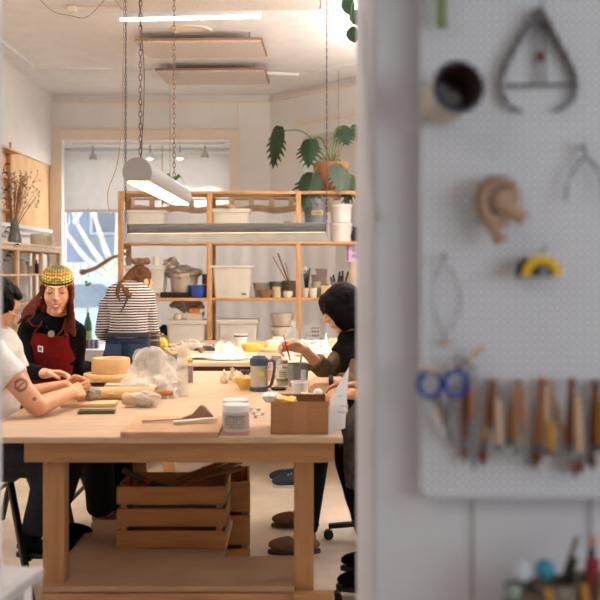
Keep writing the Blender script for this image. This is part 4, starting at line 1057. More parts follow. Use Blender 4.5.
for k, (px, py, w_, d_, z_, lab) in enumerate(((117, 392, .17, .1, 0, 'bottom clay slab lying right before the bats'), (118, 390.5, .14, .06, .0165, 'upper thin clay slab lying right before the bats'))):
    q = B(); tm = bmesh.new(); bmesh.ops.create_cube(tm, size=1); bmesh.ops.subdivide_edges(tm, edges=tm.edges[:], cuts=5, use_grid_fill=True)
    for v in tm.verts:
        n = mnoise.noise(v.co*3+V((k*5, 0, 0))); v.co = V((v.co.x*w_*(1+.18*n), v.co.y*d_*(1+.25*n), (v.co.z+.5)*.015))
    q._add(tm); tag(q.done('clay_slab', CLAY, loc=onT(px, py)+V((0, .03, z_))), lab, 'clay slab', 'loose clay slabs')
# big crumpled plastic bag
pb_ = onT(152, 399); Yb = pb_.y+.1
t = thing('plastic_bag', 'big crumpled clear plastic bag in the middle of the near table', 'plastic bag', V((P(150, 380, Yb).x, Yb, TZ+.001)))
random.seed(13)
q = B()
def bagf(u, v):
    a = 2*PI*u; ca, sa = math.cos(a), math.sin(a)
    k = (1-v)**.62
    base = V((.165*ca+.01, .115*sa, 0)); ridge = V((.012+.05*ca+(.03 if ca > 0 else 0), .012*sa, 0))
    p = base*k+ridge*(1-k)
    n = mnoise.noise(V((ca*1.7, sa*1.7, v*2.6)))*.05+abs(mnoise.noise(V((ca*3.4, sa*3.4, v*4+9))))*.05-.012
    top = .25-.05*max(0, ca)-.03*max(0, -ca)*.5
    p += V((ca, sa*.7, 0))*n*(.35+.65*k); p.z = max(0, top*v**.85*(1+.7*n)); return p
q.grid(bagf, 64, 26); q.done('film', BAG, t, ang=25)
q = B(); crumple(q, (.03, 0, .05), (.1, .08, .045), 61, .3, 4, zmin=-.045); q.done('clay_inside', CLAYW, t)
# clear sleeve standing to the right of the bag
t = thing('clear_sleeve', 'tall clear plastic sleeve standing between the bag and the spice jar', 'plastic sleeve', onT(181, 396))
q = B()
def slv(u, v):
    a = 2*PI*u; w_ = .034+.004*math.sin(v*7)-.006*v; fl_ = .018+.004*math.sin(5*v)
    x = w_*math.cos(a)+.008*v; y = fl_*math.sin(a)
    k = max(0, v-.86)/.14
    return V((x+k*(.05*(math.cos(a)*.6+.1)), y, v*.268-.02*k*k))
q.grid(slv, 28, 24); q.done('film', mat('sleeve_film', (248, 242, 232), .18, var=.01, alpha=.38, bump=.3, bs=14), t, ang=50)
q = B(); crumple(q, (.05, .01, .262), (.05, .03, .022), 71, .4, 3); q.done('folded_top', BAG, t)
# spice jar
t = thing('spice_jar', 'slim jar of brown spice with a yellow lid', 'jar', onT(189, 383))
B().lathe([(0, .004), (.022, .004), (.022, .095), (0, .095)]).done('contents', mat('brown_granules', (132, 84, 48), .8, var=.3, vs=120), t)
B().lathe([(0, 0), (.024, 0), (.025, .004), (.025, .105), (.021, .118)]).done('glass', GLASS, t)
B().lathe([(.0225, .115), (.024, .117), (.024, .134), (.022, .136), (0, .136)]).done('lid', mat('yellow_lid', (226, 190, 70), .45), t)
t = thing('white_tub', 'white tub with a dark blue rim behind the clear sleeve', 'tub', onT(170, 379))
B().lathe(cup(.04, .046, .115)).done('tub', WHITEP, t); B().lathe([(0, .13), (.048, .13), (.05, .126), (.05, .106), (.047, .106)]).done('lid', mat('navy_lid', (52, 58, 84), .4), t)
t = thing('dark_flask', 'dark bottle with a gold band standing behind the plastic bag', 'bottle', onT(154.5, 376))
B().lathe([(0, 0), (.032, 0), (.034, .006), (.034, .16), (.031, .19), (.026, .21), (.026, .262), (0, .262)]).done('body', mat('dark_flask_body', (62, 60, 62), .35, .3), t)
B().lathe([(.0268, .213), (.0268, .222)]).lathe([(.0268, .245), (.0268, .25)]).done('gold_band', mat('gold_band', (190, 150, 84), .3, .7), t)

# ------------------------------------------------------------------ things on the back table
Z2 = TZ
def on2(px, py, dz=.0005): p = T(px, py); p.z += dz; return p
def paper(name, label, p, r, seed, amp=.3, rz=0, m=None, cat='paper'):
    q = B(); crumple(q, (0, 0, r[2]), r, seed, amp, 4, zmin=-r[2]); return tag(q.done(name, m or PAPER, loc=p, rz=rz), label, cat)
paper('crumpled_paper', 'flat crumpled white sheet along the front of the back table', on2(209, 358.5), (.14, .13, .016), 81, .2)
def tent(label, p, w, h, d, sk=0):
    b = B(); b.grid(lambda u, v: V(((u-.5)*w+sk*math.sin(v*PI)*.3, (v-.5)*d+.015*math.sin(u*5), h*(1-abs(2*v-1))*(1-.75*abs(u-.5-sk)*1.3)+.008*math.sin(9*u)*math.sin(v*PI))), 12, 8, .002)
    return tag(b.done('folded_paper', PAPER, loc=p), label, 'paper', 'white folded papers')
tent('tall pointed white paper fold on the back table', on2(221, 355), .09, .12, .1)
tent('broad white paper fold before the yellow dish', on2(239, 357), .15, .115, .12, -.15)
paper('crumpled_paper', 'flattened white paper scrap at the front edge of the back table', on2(228, 360), (.15, .06, .012), 83, .25)
tr_ = thing('mould_tray', 'dark tray of white square moulds on the back table', 'tray', on2(205, 350)+V((0, .02, 0)), R(-3))
B().box((0, 0, .012), (.28, .22, .024), .004).done('tray', mat('dark_tray', (70, 68, 66), .5), tr_)
for i in range(4):
    for j in range(3): B().box((-.1+.067*i, -.07+.07*j, .032), (.046, .048, .018), .006).done('mould', CLAYW if (i+j) % 2 else mat('grey_mould', (120, 116, 110), .6), tr_)
tag(B().ball((0, 0, .021), .021).done('brown_ball', mat('brown_clay_ball', (148, 100, 62), .8), loc=on2(201, 353)), 'small brown clay ball before the mould tray', 'clay ball')
paper('yellow_bag', 'crumpled yellow bag beside the dark bottle on the back table', on2(161.5, 350), (.048, .045, .05), 91, .12, m=mat('yellow_bag', (246, 206, 84), .5), cat='bag')
tag(B().cone((-.14, 0, .02), (.12, .02, .02), .02).done('wooden_roller', mat('pin_wood', (228, 184, 128), .5), loc=on2(180, 349)+V((0, .05, 0))), 'plain wooden roller lying at the left of the back table', 'roller')
paper('plastic_wrapped_clay', 'plastic-wrapped clay at the left front of the back table', on2(178, 356), (.1, .08, .035), 95, .25, m=mat('milky_wrap', (228, 204, 172), .4, alpha=.9), cat='clay')
for k, (px, py) in enumerate(((172, 357), (181, 355))):
    q = B(); crumple(q, (0, 0, .018), (.035, .025, .018), 100+k, .3, 3, zmin=-.018); tag(q.done('dark_clay_bit', CLAYD, loc=on2(px, py-1, .04)), ('dark clay bit lying on the wrapped clay, nearer the bottle', 'dark clay bit lying on the wrapped clay, nearer the mould tray')[k], 'clay')
t = thing('white_cup', 'white paper cup with a dark blue band on the back table', 'cup', on2(240.5, 347.5)+V((0, .02, 0)))
B().lathe(cup(.044, .058, .112)).done('cup', WHITEP, t); B().lathe([(.0562, .088), (.0578, .1)]).done('blue_band', mat('navy_lid', (52, 58, 84), .4), t)
tag(B().lathe([(0, 0), (.07, 0), (.085, .02), (.093, .058), (.088, .058), (.075, .015), (0, .012)], seg=36).done('yellow_dish', YELL, loc=on2(253, 351)), 'shallow yellow dish on the back table', 'dish')
tag(B().lathe([(0, 0), (.128, 0), (.13, .005), (.13, .048), (.126, .055), (0, .055)], seg=44).done('plaster_bat', mat('pale_plaster', (232, 220, 200), .8), loc=on2(275, 361)+V((0, .125, 0))), 'thick cream plaster bat at the front of the back table', 'bat')
tag(B().lathe([(0, 0), (.1, 0), (.105, .006), (.105, .02), (.1, .024), (0, .024)], seg=40).done('wooden_bat', mat('bat_wood_round', (232, 192, 140), .6), loc=on2(273, 361)+V((0, .125, .056))), 'round tan bat resting on the cream plaster bat', 'bat')
tag(B().lathe([(0, 0), (.11, 0), (.115, .03), (.1, .07), (.05, .082), (.045, .1), (0, .104)], seg=40).done('plaster_mould', mat('white_plaster', (242, 232, 212), .8), loc=on2(278, 351)+V((0, .12, 0))), 'round white plaster mould behind the bats', 'mould')
t = thing('clear_bottle', 'clear glass carafe before the pine post', 'bottle', on2(292, 344.5))
B().lathe([(0, 0), (.052, 0), (.056, .008), (.056, .11), (.05, .135), (.03, .16), (.029, .2), (.032, .204)], seg=32).done('glass', GLASS, t)
B().lathe([(0, .008), (.052, .008), (.052, .05), (0, .05)]).done('contents', mat('milky_water', (232, 226, 214), .3, alpha=.35), t)
paper('white_cloth', 'heap of white cloth behind the brush hand', on2(312, 357)+V((0, .1, 0)), (.12, .1, .055), 111, .3, m=mat('white_cloth', (246, 240, 232), .9, bump=.3, bs=20), cat='cloth')
t = thing('cream_mug', 'cream mug behind the black-haired person', 'mug', on2(336, 353)+V((.0, .02, 0)))
B().lathe(cup(.045, .05, .11)).done('cup', CLAYW, t); B().tube(arc((-.045, 0, .055), .03, 90, 270, 10), .008, 8).done('handle', CLAYW, t)
t = thing('squeeze_bottle', 'white squeeze bottle with pointed nozzle on the back table', 'bottle', on2(326, 349)+V((0, .05, 0)))
B().lathe([(0, 0), (.022, 0), (.024, .06), (.018, .075)]).done('body', WHITEP, t); B().lathe([(.018, .075), (.012, .085), (.004, .125), (0, .126)]).done('nozzle', WHITEP, t)
pot('yellow_jar', 'tiny yellow jar left of the white squeeze bottle', 'jar', on2(321, 346), cup(.02, .021, .05), YELL)

# sneakers and seats
def shoe(t_name, label, p, rz, m, sole, L=.28, group=None, hi=0):
    t = thing(t_name, label, 'shoe', p, rz, group)
    b = B(); b.ball((.02, 0, .04), (.5*L, .047, .05)); b.ball((-.26*L, 0, .07+hi/2), (.06, .043, .062+hi/2)); b.ball((.28*L, 0, .038), (.26*L, .05, .042))
    for v in b.bm.verts: v.co.z = max(v.co.z, .018)
    b.done('upper', m, t)
    s = B(); s.prism([(L*.5*math.cos(a)+.02*0, (.047+.004*math.cos(a))*math.sin(a)) for a in [2*PI*i/24 for i in range(24)]], .02, M.Translation((.012, 0, 0)), .004); s.done('sole', sole, t)
    lc = B()
    for k in range(4): lc.box((.02+.022*k, 0, .094-.008*k), (.006, .045, .006), .002)
    lc.done('laces', sole, t)
    return t
NAVY = mat('dark_sneaker', (34, 36, 46), .7); WS = mat('pale_sole', (206, 206, 206), .6)
shoe('sneaker', 'dark sneaker with pale sole under the back table, farther one', P(282, 474, 7.15)*1 if False else V((-.045, 7.3, 0)), R(185), NAVY, WS, group='dark sneakers under the back table')
shoe('sneaker', 'dark sneaker with pale sole under the back table, nearer one', V((-.02, 7.1, 0)), R(178), NAVY, WS, group='dark sneakers under the back table')
def stool(label, x, y, z, spl=.3, w=.34):
    t = thing('black_stool', label, 'stool', (x, y, 0))
    B().box((0, 0, z-.02), (w, w, .04), .012).done('seat', BLACK, t)
    for sx in (-1, 1):
        for sy in (-1, 1): B().bar((sx*w*.4, sy*w*.4, z-.04), (sx*spl, sy*(spl+.02), .0), .028, .028, .004).done('leg', BLACKM, t)
    for s in (-1, 1):
        b = B(); b.bar((s*(w*.4+spl)/2*1.12, -(w*.4+spl)/2, z*.4), (s*(w*.4+spl)/2*1.12, (w*.4+spl)/2, z*.4), .016, .016); b.done('stretcher', BLACKM, t)
    return t
stool('black stool under the person in the white tee', -1.44, 4.68, .62)
stool('black stool under the person in the yellow beanie', -1.52, 5.85, .60)
def office(label, x, y, z, rz):
    t = thing('office_chair', label, 'office chair', (x, y, 0), rz)
    B().box((0, 0, z-.035), (.46, .46, .07), .03, seg=3).done('seat', mat('black_upholstery', (24, 24, 26), .8), t)
    B().box((.25, 0, z+.33), (.05, .42, .4), .025, seg=3).done('backrest', mat('black_upholstery', (24, 24, 26), .8), t)
    B().bar((.2, 0, z-.05), (.27, 0, z+.2), .05, .015).done('back_stem', BLACKM, t)
    B().cone((0, 0, .09), (0, 0, z-.07), .026).done('column', BLACKM, t)
    for k in range(5):
        a = R(72*k+36); e = V((.29*math.cos(a), .29*math.sin(a), .075))
        B().bar((0, 0, .10), e, .045, .028, .008).done('base_arm', BLACK, t)
        q = V((-math.sin(a), math.cos(a), 0))*.022
        B().cone(e+q-V((0, 0, .047)), e-q-V((0, 0, .047)), .028).done('caster', BLACK, t)
    return t
office('black office chair under the black-haired person', .47, 5.72, .52, 0)
office('black office chair nearest the doorway jamb, holding the apron wearer', .47, 4.62, .60, 0)
# grey bench corner by the doorway
t = thing('white_bench', 'pale grey bench corner at the bottom left by the doorway', 'bench', (-.62-.3, 2.75-.45, 0))
B().box((0, 0, .715), (.7, .52, .03), .008).done('top', mat('pale_bench', (172, 170, 172), .5), t)
for sx in (-1, 1):
    for sy in (-1, 1): B().box((sx*.3, sy*.21, .35), (.05, .05, .70), .004).done('leg', TRIMW, t)
t.rotation_euler = (0, 0, R(-9)); t.location = (-1.075, 2.53, 0)
# ------------------------------------------------------------------ pegboard and what hangs on it
PY = 1.672
def Q(px, py, d=.03): return P(px, py, PY-d)
PEG = bpy.data.materials.new('pegboard_paint'); PEG.use_nodes = True
nt = PEG.node_tree; N = nt.nodes; L = nt.links; bs = N['Principled BSDF']; bs.inputs['Roughness'].default_value = .5
tc = N.new('ShaderNodeTexCoord')
vm = N.new('ShaderNodeVectorMath'); vm.operation = 'SCALE'; vm.inputs['Scale'].default_value = 1/.0127; L.new(tc.outputs['Object'], vm.inputs[0])
fr = N.new('ShaderNodeVectorMath'); fr.operation = 'FRACTION'; L.new(vm.outputs[0], fr.inputs[0])
sb = N.new('ShaderNodeVectorMath'); sb.operation = 'SUBTRACT'; sb.inputs[1].default_value = (.5, .5, .5); L.new(fr.outputs[0], sb.inputs[0])
ml = N.new('ShaderNodeVectorMath'); ml.operation = 'MULTIPLY'; ml.inputs[1].default_value = (1, 0, 1); L.new(sb.outputs[0], ml.inputs[0])
ln = N.new('ShaderNodeVectorMath'); ln.operation = 'LENGTH'; L.new(ml.outputs[0], ln.inputs[0])
lt = N.new('ShaderNodeMath'); lt.operation = 'LESS_THAN'; lt.inputs[1].default_value = .24; L.new(ln.outputs['Value'], lt.inputs[0])
mx = N.new('ShaderNodeMix'); mx.data_type = 'RGBA'; mx.inputs[6].default_value = (*lin((222, 223, 227)), 1); mx.inputs[7].default_value = (*lin((98, 100, 108)), 1)
L.new(lt.outputs[0], mx.inputs[0]); L.new(mx.outputs[2], bs.inputs['Base Color'])
pc = Q(420, 497, 0)
t = thing('pegboard', 'white perforated pegboard on the doorway wall', 'pegboard', (pc.x, PY, pc.z))
w_, h_, r_ = 1.1, 1.3, .02
poly = [(r_-r_*math.cos(R(a)), r_-r_*math.sin(R(a))) for a in range(0, 91, 15)]+[(w_, 0), (w_, h_), (0, h_)]
B().prism(poly, .006, M.Rotation(R(90), 4, 'X') @ M.Translation((0, 0, 0))).done('panel', PEG, t, smooth=False)
for s in (.05, .6): B().b2((s, 0, .05), (s+.03, FY-PY-.001, h_-.05)).done('spacer', TRIMW, t, smooth=False)
PEGM = mat('peg_steel', (150, 152, 156), .35, .8)
def peg(b, p, L_=.03):            # small J hook from the board
    b.tube(curve([(p.x, PY-.006, p.z), (p.x, PY-.006-L_*.8, p.z), (p.x, PY-.006-L_, p.z+.008)], 4), .0022, 6); return b
def hook(label, p, L_=.03):
    o = peg(B(), V((0, 0, 0)), L_).done('peg_hook', PEGM, loc=(p.x, 0, p.z)); return tag(o, label, 'hook', 'peg hooks')
# cup on its side
t = thing('hanging_cup', 'cream cup with a dark inside fixed sideways on the pegboard', 'cup', Q(440, 103, .02))
ax = (P(456, 89, 1.575)-t.location); rot = ax.to_track_quat('Z', 'Y').to_matrix(); Lc = .095
B().lathe([(0, 0), (.034, 0), (.038, .004), (.0405, Lc-.012)], rot=rot, seg=36).done('body', mat('cream_enamel', (196, 186, 170), .5), t)
B().lathe([(.0405, Lc-.012), (.042, Lc-.004), (.041, Lc), (.037, Lc)], rot=rot, seg=36).done('rim', mat('dark_blue_rim', (52, 58, 78), .4), t)
B().lathe([(.037, Lc), (.035, .02), (.02, .012), (0, .012)], rot=rot, seg=36).done('inside', mat('brown_inside', (82, 62, 58), .6, var=.2, vs=30), t)
q = B(); q.ball(rot @ V((.004, -.01, .035)), (.021, .021, .021)); q.ball(rot @ V((-.012, .008, .04)), .012); tag(q.done('sponge', mat('grey_sponge', (120, 112, 112), .9), loc=t.location), 'greyish sponge inside the sideways cup', 'sponge')
hook('steel peg hook above the sideways cup', Q(462, 64))
# green marker
t = thing('green_handle_tool', 'tool with a green grip at the top of the pegboard', 'tool', Q(442, -40, .03))
B().cone((0, 0, 0), (0, 0, -.11), .009).done('grip', mat('green_grip', (124, 142, 86), .5), t); B().cone((0, 0, 0), (0, 0, .04), .004).done('shaft', IRON, t)
# big calipers
t = thing('calipers', 'big grey bow-legged calipers hanging from the pegboard', 'calipers', Q(540, 14, .016))
def CQ(px, py, d=.016): return Q(px, py, d)-t.location
for nm, pts in (('leg', ((538, 12), (519, 40), (504, 70), (500, 87), (506, 102), (514, 109), (524, 112))), ('leg', ((542, 12), (556, 40), (569, 64), (576, 84), (573, 98), (564, 107), (552, 112)))):
    p = curve([CQ(x, y, .016) for x, y in pts], 5); n = len(p)
    B().tube(p, [.0105*(1-.72*(i/n)**1.5) for i in range(n)], 8, flat=.5).done(nm, IRON, t)
B().cone(CQ(539, 15, .008), CQ(539, 15, .026), .012).done('pivot', IRON, t)
b = B(); b.tube([CQ(504, 86), CQ(578, 84)], .0024, 6); b.done('spreader_bar', IRON, t)
b = B(); b.tube([CQ(536, 22), CQ(538, 85)], .0022, 6); b.done('stay', IRON, t); B().tube([CQ(543, 22), CQ(545, 85)], .0022, 6).done('stay', IRON, t)
B().cone(CQ(541, 53), CQ(541, 61), .006).done('red_nut', mat('rust_red', (120, 62, 56), .6), t)
hook('steel peg hook carrying the big calipers', Q(539, 8), .045)
# wire calipers at the right edge
t = thing('wire_calipers', 'thin wire calipers with open arms at the right edge of the pegboard', 'calipers', Q(585, 158, .022))
for pts in (((584, 158), (575, 168), (568, 182), (565, 201)), ((585, 158), (595, 166), (602, 182), (604, 201))):
    B().tube(curve([Q(x, y, .022)-t.location for x, y in pts], 5), .0022, 6).done('arm', GREYM, t)
B().tube([V((0, 0, 0)), Q(584, 143, .022)-t.location], .0032, 6).done('stem', IRON, t)
hook('steel peg hook of the wire calipers', Q(584, 146))
# twine hank
TW = mat('jute_twine', (168, 138, 116), .95, var=.15, bump=.4, bs=60)
t = thing('twine_hank', 'brown knotted hank of twine hung on the pegboard', 'twine', Q(497, 205, .035))
b = B()
for k in range(9):
    a = k*.7; pts = []
    for i in range(16):
        th = 2*PI*i/16; pts.append(V((.026*math.cos(th)*(1+.12*math.sin(k*2)), -.012*math.sin(th+a)-.003*k*.3, .034*math.sin(th)*(1+.1*math.cos(k))+.006)))
    rm = M.Rotation(R(-22+6*k), 3, 'Y'); b.tube([rm @ p for p in pts], .0062, 6, closed=True)
b.ball((.004, -.012, .008), (.018, .016, .02))
b.done('hank', TW, t)
b = B(); b.tube(curve([(0, -.01, 0), (.022, -.018, -.012), (.042, -.012, -.024)]), [.014]*8+[.012]*8+[.006], 8); b.done('tail', TW, t)
b = B(); b.tube(curve([(-.012, -.005, -.02), (-.004, -.012, -.046), (.006, -.01, -.06)]), .011, 8); b.done('loose_end', TW, t)
hook('steel peg hook carrying the twine hank', Q(490, 182), .04)
# tape measure
t = thing('tape_measure', 'yellow and black half-round tape measure on the pegboard', 'tape measure', Q(540, 276, .03))
def half(r, n=20): return [(r*math.cos(PI*i/n), r*math.sin(PI*i/n)) for i in range(n+1)]
mm = M.Rotation(R(90), 4, 'X')
ring = half(.034)+half(.019)[::-1]
B().prism(ring, .022, M.Translation((0, .006, 0)) @ mm, .002).done('yellow_shell', mat('tape_yellow', (224, 178, 22), .45, var=.03), t)
B().prism(half(.0188), .019, M.Translation((0, .006, 0)) @ mm, .002).done('black_core', BLACK, t)
B().ball((0, -.014, .008), (.008, .004, .008)).done('grey_button', GREYM, t)
B().prism([(-.038, -.002), (-.033, -.002), (-.03, .014), (-.02, .027), (-.024, .031), (-.034, .018)], .024, M.Translation((-.003, .008, 0)) @ mm).done('black_bumper', BLACK, t)
hook('steel peg hook behind the tape measure', Q(545, 250))
# wire loop
t = thing('cutting_wire', 'thin grey clay-cutting wire looped on a peg left on the pegboard', 'wire', Q(444, 262, .02))
b = B(); b.tube(curve([Q(x, y, .018)-t.location for x, y in ((444, 262), (434, 278), (432, 298), (436, 318), (447, 340))]), .0011, 5)
b.tube(curve([Q(x, y, .018)-t.location for x, y in ((444, 262), (455, 278), (460, 298), (456, 318), (440, 345))]), .0011, 5); b.done('wire', GREYM, t)
B().cone(Q(440, 345, .018)-t.location, Q(452, 341, .018)-t.location, .003).done('toggle', TOOLP, t)
hook('steel peg hook carrying the thin cutting wire', Q(444, 258))
# scissors
t = thing('scissors', 'blue-handled scissors hung by their rings at the left of the tool row', 'scissors', Q(443, 378, .035))
BH = mat('blue_handle', (44, 66, 156), .4, var=.04)
for cx, rr in ((430, .0185), (456, .0175)):
    c = Q(cx, 384, .035 if cx < 440 else .044)-t.location
    B().tube([c+V((rr*math.cos(2*PI*i/20), 0, rr*1.12*math.sin(2*PI*i/20))) for i in range(20)], .0045, 8, closed=True).done('handle', BH, t)
B().tube([Q(434, 372, .04)-t.location, Q(441, 358, .04)-t.location], [.006, .005], 8).done('shank', BH, t) if False else None
B().prism([(-.004, 0), (.006, 0), (.003, -.085), (0, -.09)], .002, M.Translation(Q(438, 396, .034)-t.location) @ M.Rotation(R(-16), 4, 'Y') @ mm).done('blade', IRON, t)
B().prism([(-.005, 0), (.004, 0), (.0, -.09), (-.002, -.085)], .002, M.Translation(Q(450, 398, .044)-t.location) @ M.Rotation(R(4), 4, 'Y') @ mm).done('blade', IRON, t)
B().cone(Q(443, 398, .03)-t.location, Q(443, 398, .048)-t.location, .004).done('pivot', STEEL, t)
hook('steel peg hook carrying the blue scissors', Q(444, 371), .05)
def stick(name, label, a, b_, r, m, d=.03, group=None, cat='tool', tip=None, tm=None, ferr=None):
    pa, pb = Q(*a, d), Q(*b_, d); t = thing(name, label, cat, pa, 0, group); v = pb-pa
    if not hasattr(r, '__len__'): r = (r*.75, r, r*.85)
    B().tube(curve([V((0, 0, 0)), v*.45, v*(1 if not tip else .8)], 5), [r[0]+(r[1]-r[0])*min(1, i/5) if i < 5 else r[1]+(r[2]-r[1])*(i-5)/5 for i in range(11)], 10).done('handle', m, t)
    if tip:
        B().cone(v*.72, v*.82, r[2]*1.1, r[2]*1.05, 12).done('ferrule', GREYM, t)
        if tip == 'loop': B().tube(curve([v*.81, v*.9+V((-.009, 0, 0)), v, v*.9+V((.009, 0, 0)), v*.81], 5), .0016, 6).done('loop', STEEL, t)
        elif tip == 'brush': B().tube([v*.81, v*.9, v], [r[2], r[2]*1.3, .0012], 10).done('bristles', tm or TOOLD, t)
        else: B().tube([v*.81, v], [.0022, .0008], 6).done('needle', STEEL, t)
    return t
stick('wooden_dowel', 'pinkish dowel poking up right above the blue scissors', (452, 372), (484, 347), .0045, TOOLP)
stick('wooden_dowel', 'pale dowel slanting down from the left scissor ring', (433, 398), (453, 444), .004, TOOLP, .022)
stick('bone_tool', 'cream curved tool lying across the top of the blue scissors', (416, 366), (446, 372), .006, mat('bone', (206, 190, 170), .5), .04)
b = B()
for cx, cy in ((466, 366), (472, 372), (460, 362)): b.tube([Q(cx, cy, .04)-Q(466, 366, .04)+V((.008*math.cos(2*PI*i/14), .003*math.sin(2*PI*i/7), .009*math.sin(2*PI*i/14))) for i in range(14)], .0018, 6, closed=True)
tag(b.done('ring_bunch', IRON, loc=Q(466, 366, .04)), 'bunch of small metal rings right of the scissors', 'rings')
# the row of clusters; each tool is its own thing
OLV = mat('ochre_handle', (200, 140, 40), .5)
RUST = mat('orange_brown_handle', (168, 96, 50), .6)
PALEG = mat('pale_grey_handle', (172, 168, 168), .5)
cl = [
 (468, [((466, 378), (464, 462), .006, TOOLD, 'brush', 'dark brush nearest the scissors'), ((470, 384), (471, 420), .005, RUST, None, 'short orange-brown tool nearest the scissors'), ((472, 415), (474, 470), .003, GREYM, None, 'grey steel rod nearest the scissors')]),
 (491, [((494, 378), (482, 466), .0075, TOOLW, 'brush', 'thick brown brush slanting left in the second tool cluster'), ((493, 380), (490, 440), .006, TOOLD, 'loop', 'dark loop tool in the second tool cluster'), ((497, 398), (500, 462), .007, TOOLP, 'needle', 'pale grey-pink tool in the second tool cluster')]),
 (518, [((518, 380), (507, 460), .007, TOOLW, 'loop', 'brown loop tool slanting left in the third tool cluster'), ((517, 384), (517, 470), .006, TOOLP, 'needle', 'pale tool at the middle of the third tool cluster'), ((520, 388), (525, 445), .005, RUST, None, 'slim orange-brown tool in the third tool cluster'), ((521, 420), (527, 466), .003, GREYM, None, 'steel rod in the third tool cluster')]),
 (545, [((544, 378), (535, 468), .0085, TOOLW, 'brush', 'broad brown brush in the fourth tool cluster'), ((546, 385), (546, 472), .006, TOOLP, 'loop', 'pale loop tool in the fourth tool cluster'), ((551, 420), (552, 460), .006, OLV, 'brush', 'ochre-handled brush in the fourth tool cluster')]),
 (572, [((549, 384), (576, 478), .0058, TOOLP, 'brush', 'long pale tool slanting across to the fifth tool cluster'), ((571, 378), (569, 470), .007, TOOLD, 'loop', 'dark loop tool in the fifth tool cluster'), ((577, 398), (580, 474), .008, TOOLP, 'brush', 'thick pale brush in the fifth tool cluster')]),
 (597, [((596, 380), (592, 470), .008, TOOLD, 'brush', 'dark brush at the right edge of the tool row'), ((600, 400), (600, 462), .007, OLV, 'loop', 'ochre loop tool at the right edge of the tool row'), ((604, 384), (606, 470), .006, TOOLW, 'needle', 'brown needle tool at the right edge of the tool row')]),
]
for px, tools in cl:
    hook({468: 'peg hook of the tools nearest the scissors', 491: 'peg hook of the second tool cluster from the scissors', 518: 'peg hook of the third tool cluster from the scissors', 545: 'peg hook of the fourth tool cluster from the scissors', 572: 'peg hook of the fifth tool cluster from the scissors', 597: 'peg hook of the last tool cluster at the right edge'}[px], Q(px, 383), .055)
    for k, (a, b_, r, m, tip, lab) in enumerate(tools): stick('pottery_tool', lab, a, b_, r, m, .018+.014*k, 'pottery tools hung in a row', tip=tip, tm=TOOLD)
# ledge with jars of tools at the bottom right
lz = P(0, 632, 1.55).z
tag(B().b2((-.3, -.1, -.03), (.6, .11, 0), .004).done('wall_ledge', TRIMW, loc=(.62, FY-.115, lz)), 'white wall ledge below the pegboard', 'ledge')
jars = ((528, 1.60, .038, .055, CLAYD, 'short brown pot of tools at the left of the ledge'), (556, 1.58, .036, .07, DARKBOX, 'grey-brown pot of tools on the ledge'), (585, 1.60, .036, .07, DARKBOX, 'dark pot of tools at the right of the ledge'))
for px, Y, r, h, m, lab in jars:
    pot('tool_pot', lab, 'pot', V((P(px, 600, Y).x, Y, lz+.0005)), cup(r*.92, r, h), m, 'tool pots on the ledge')
def held(name, lab, px, Y, a, r, m, head=None, hm=None):
    base = V((P(px, 600, Y).x, Y, lz+.012)); tip = P(a[0], a[1], Y-.01); v = tip-base
    t = thing(name, lab, 'tool', base, 0, 'tools standing in the pots')
    B().tube([V((0, 0, 0)), v*.5, v], [r*.8, r, r*.9], 8).done('handle', m, t)
    if head: B().ball(v, head).done('head', hm, t)
MB_ = mat('teal_knob', (48, 140, 166), .4, var=.04)
held('knob_tool', 'tool with a white round knob on the ledge', 530, 1.58, (522, 571), .004, GREYM, .0165, mat('white_knob', (206, 212, 220), .4))
held('knob_tool', 'tool with a teal round knob on the ledge', 552, 1.57, (545, 569), .004, GREYM, .0155, MB_)
held('knob_tool', 'tool with a pale green knob on the ledge', 524, 1.59, (514, 592), .004, GREYM, .014, mat('sage_knob', (150, 164, 156), .5))
held('rib_tool', 'black-handled tool slanting right on the ledge', 556, 1.58, (575, 558), .007, BLACK)
held('rib_tool', 'brown-tipped tool rising highest on the ledge', 580, 1.61, (593, 537), .005, TOOLW)
held('rib_tool', 'slanting brown stick beside the teal knob tool', 552, 1.60, (577, 537), .0045, CLAYD)
held('rib_tool', 'red-handled tool on the ledge', 586, 1.58, (594, 560), .012, mat('red_handle', (150, 44, 50), .5))
held('rib_tool', 'navy-handled tool on the ledge', 584, 1.60, (592, 549), .007, mat('navy_handle', (50, 56, 80), .5))
held('rib_tool', 'ochre stub tool before the teal knob', 556, 1.56, (547, 588), .006, OLV)
held('rib_tool', 'dark stick leaning right on the ledge', 576, 1.57, (585, 575), .006, mat('dark_stick', (58, 44, 38), .6))
held('rib_tool', 'second ochre tool at the right of the ledge', 590, 1.56, (583, 585), .006, OLV)
held('rib_tool', 'dark brown tool at the right edge of the ledge', 594, 1.57, (601, 572), .008, CLAYD)
held('rib_tool', 'pale grey tool behind the pots on the ledge', 566, 1.56, (563, 588), .008, CLAYG)
# cable down the wall edge, seams below the board
c = B(); c.tube(curve([P(364, 14, 1.694), P(367, 80, 1.694), P(371, 170, 1.694), P(374, 200, 1.69), P(380, 216, 1.694)]), .0022, 6); c.ball(P(378, 217, 1.69), (.009, .006, .006))
tag(c.done('white_cable', mat('offwhite_cable', (190, 182, 176), .6)), 'thin off-white cable running down the wall edge beside the pegboard', 'cable')
for px, y1, lab in ((473, 602, 'thin brown cord hanging straight below the scissors'), (591, 545, 'thin brown cord hanging below the right end of the tool row')):
    c = B(); c.tube([P(px, 498, 1.694), P(px-1, y1, 1.694)], .0016, 6)
    tag(c.done('thin_cord', mat('brown_cord', (150, 128, 122), .8)), lab, 'cord')
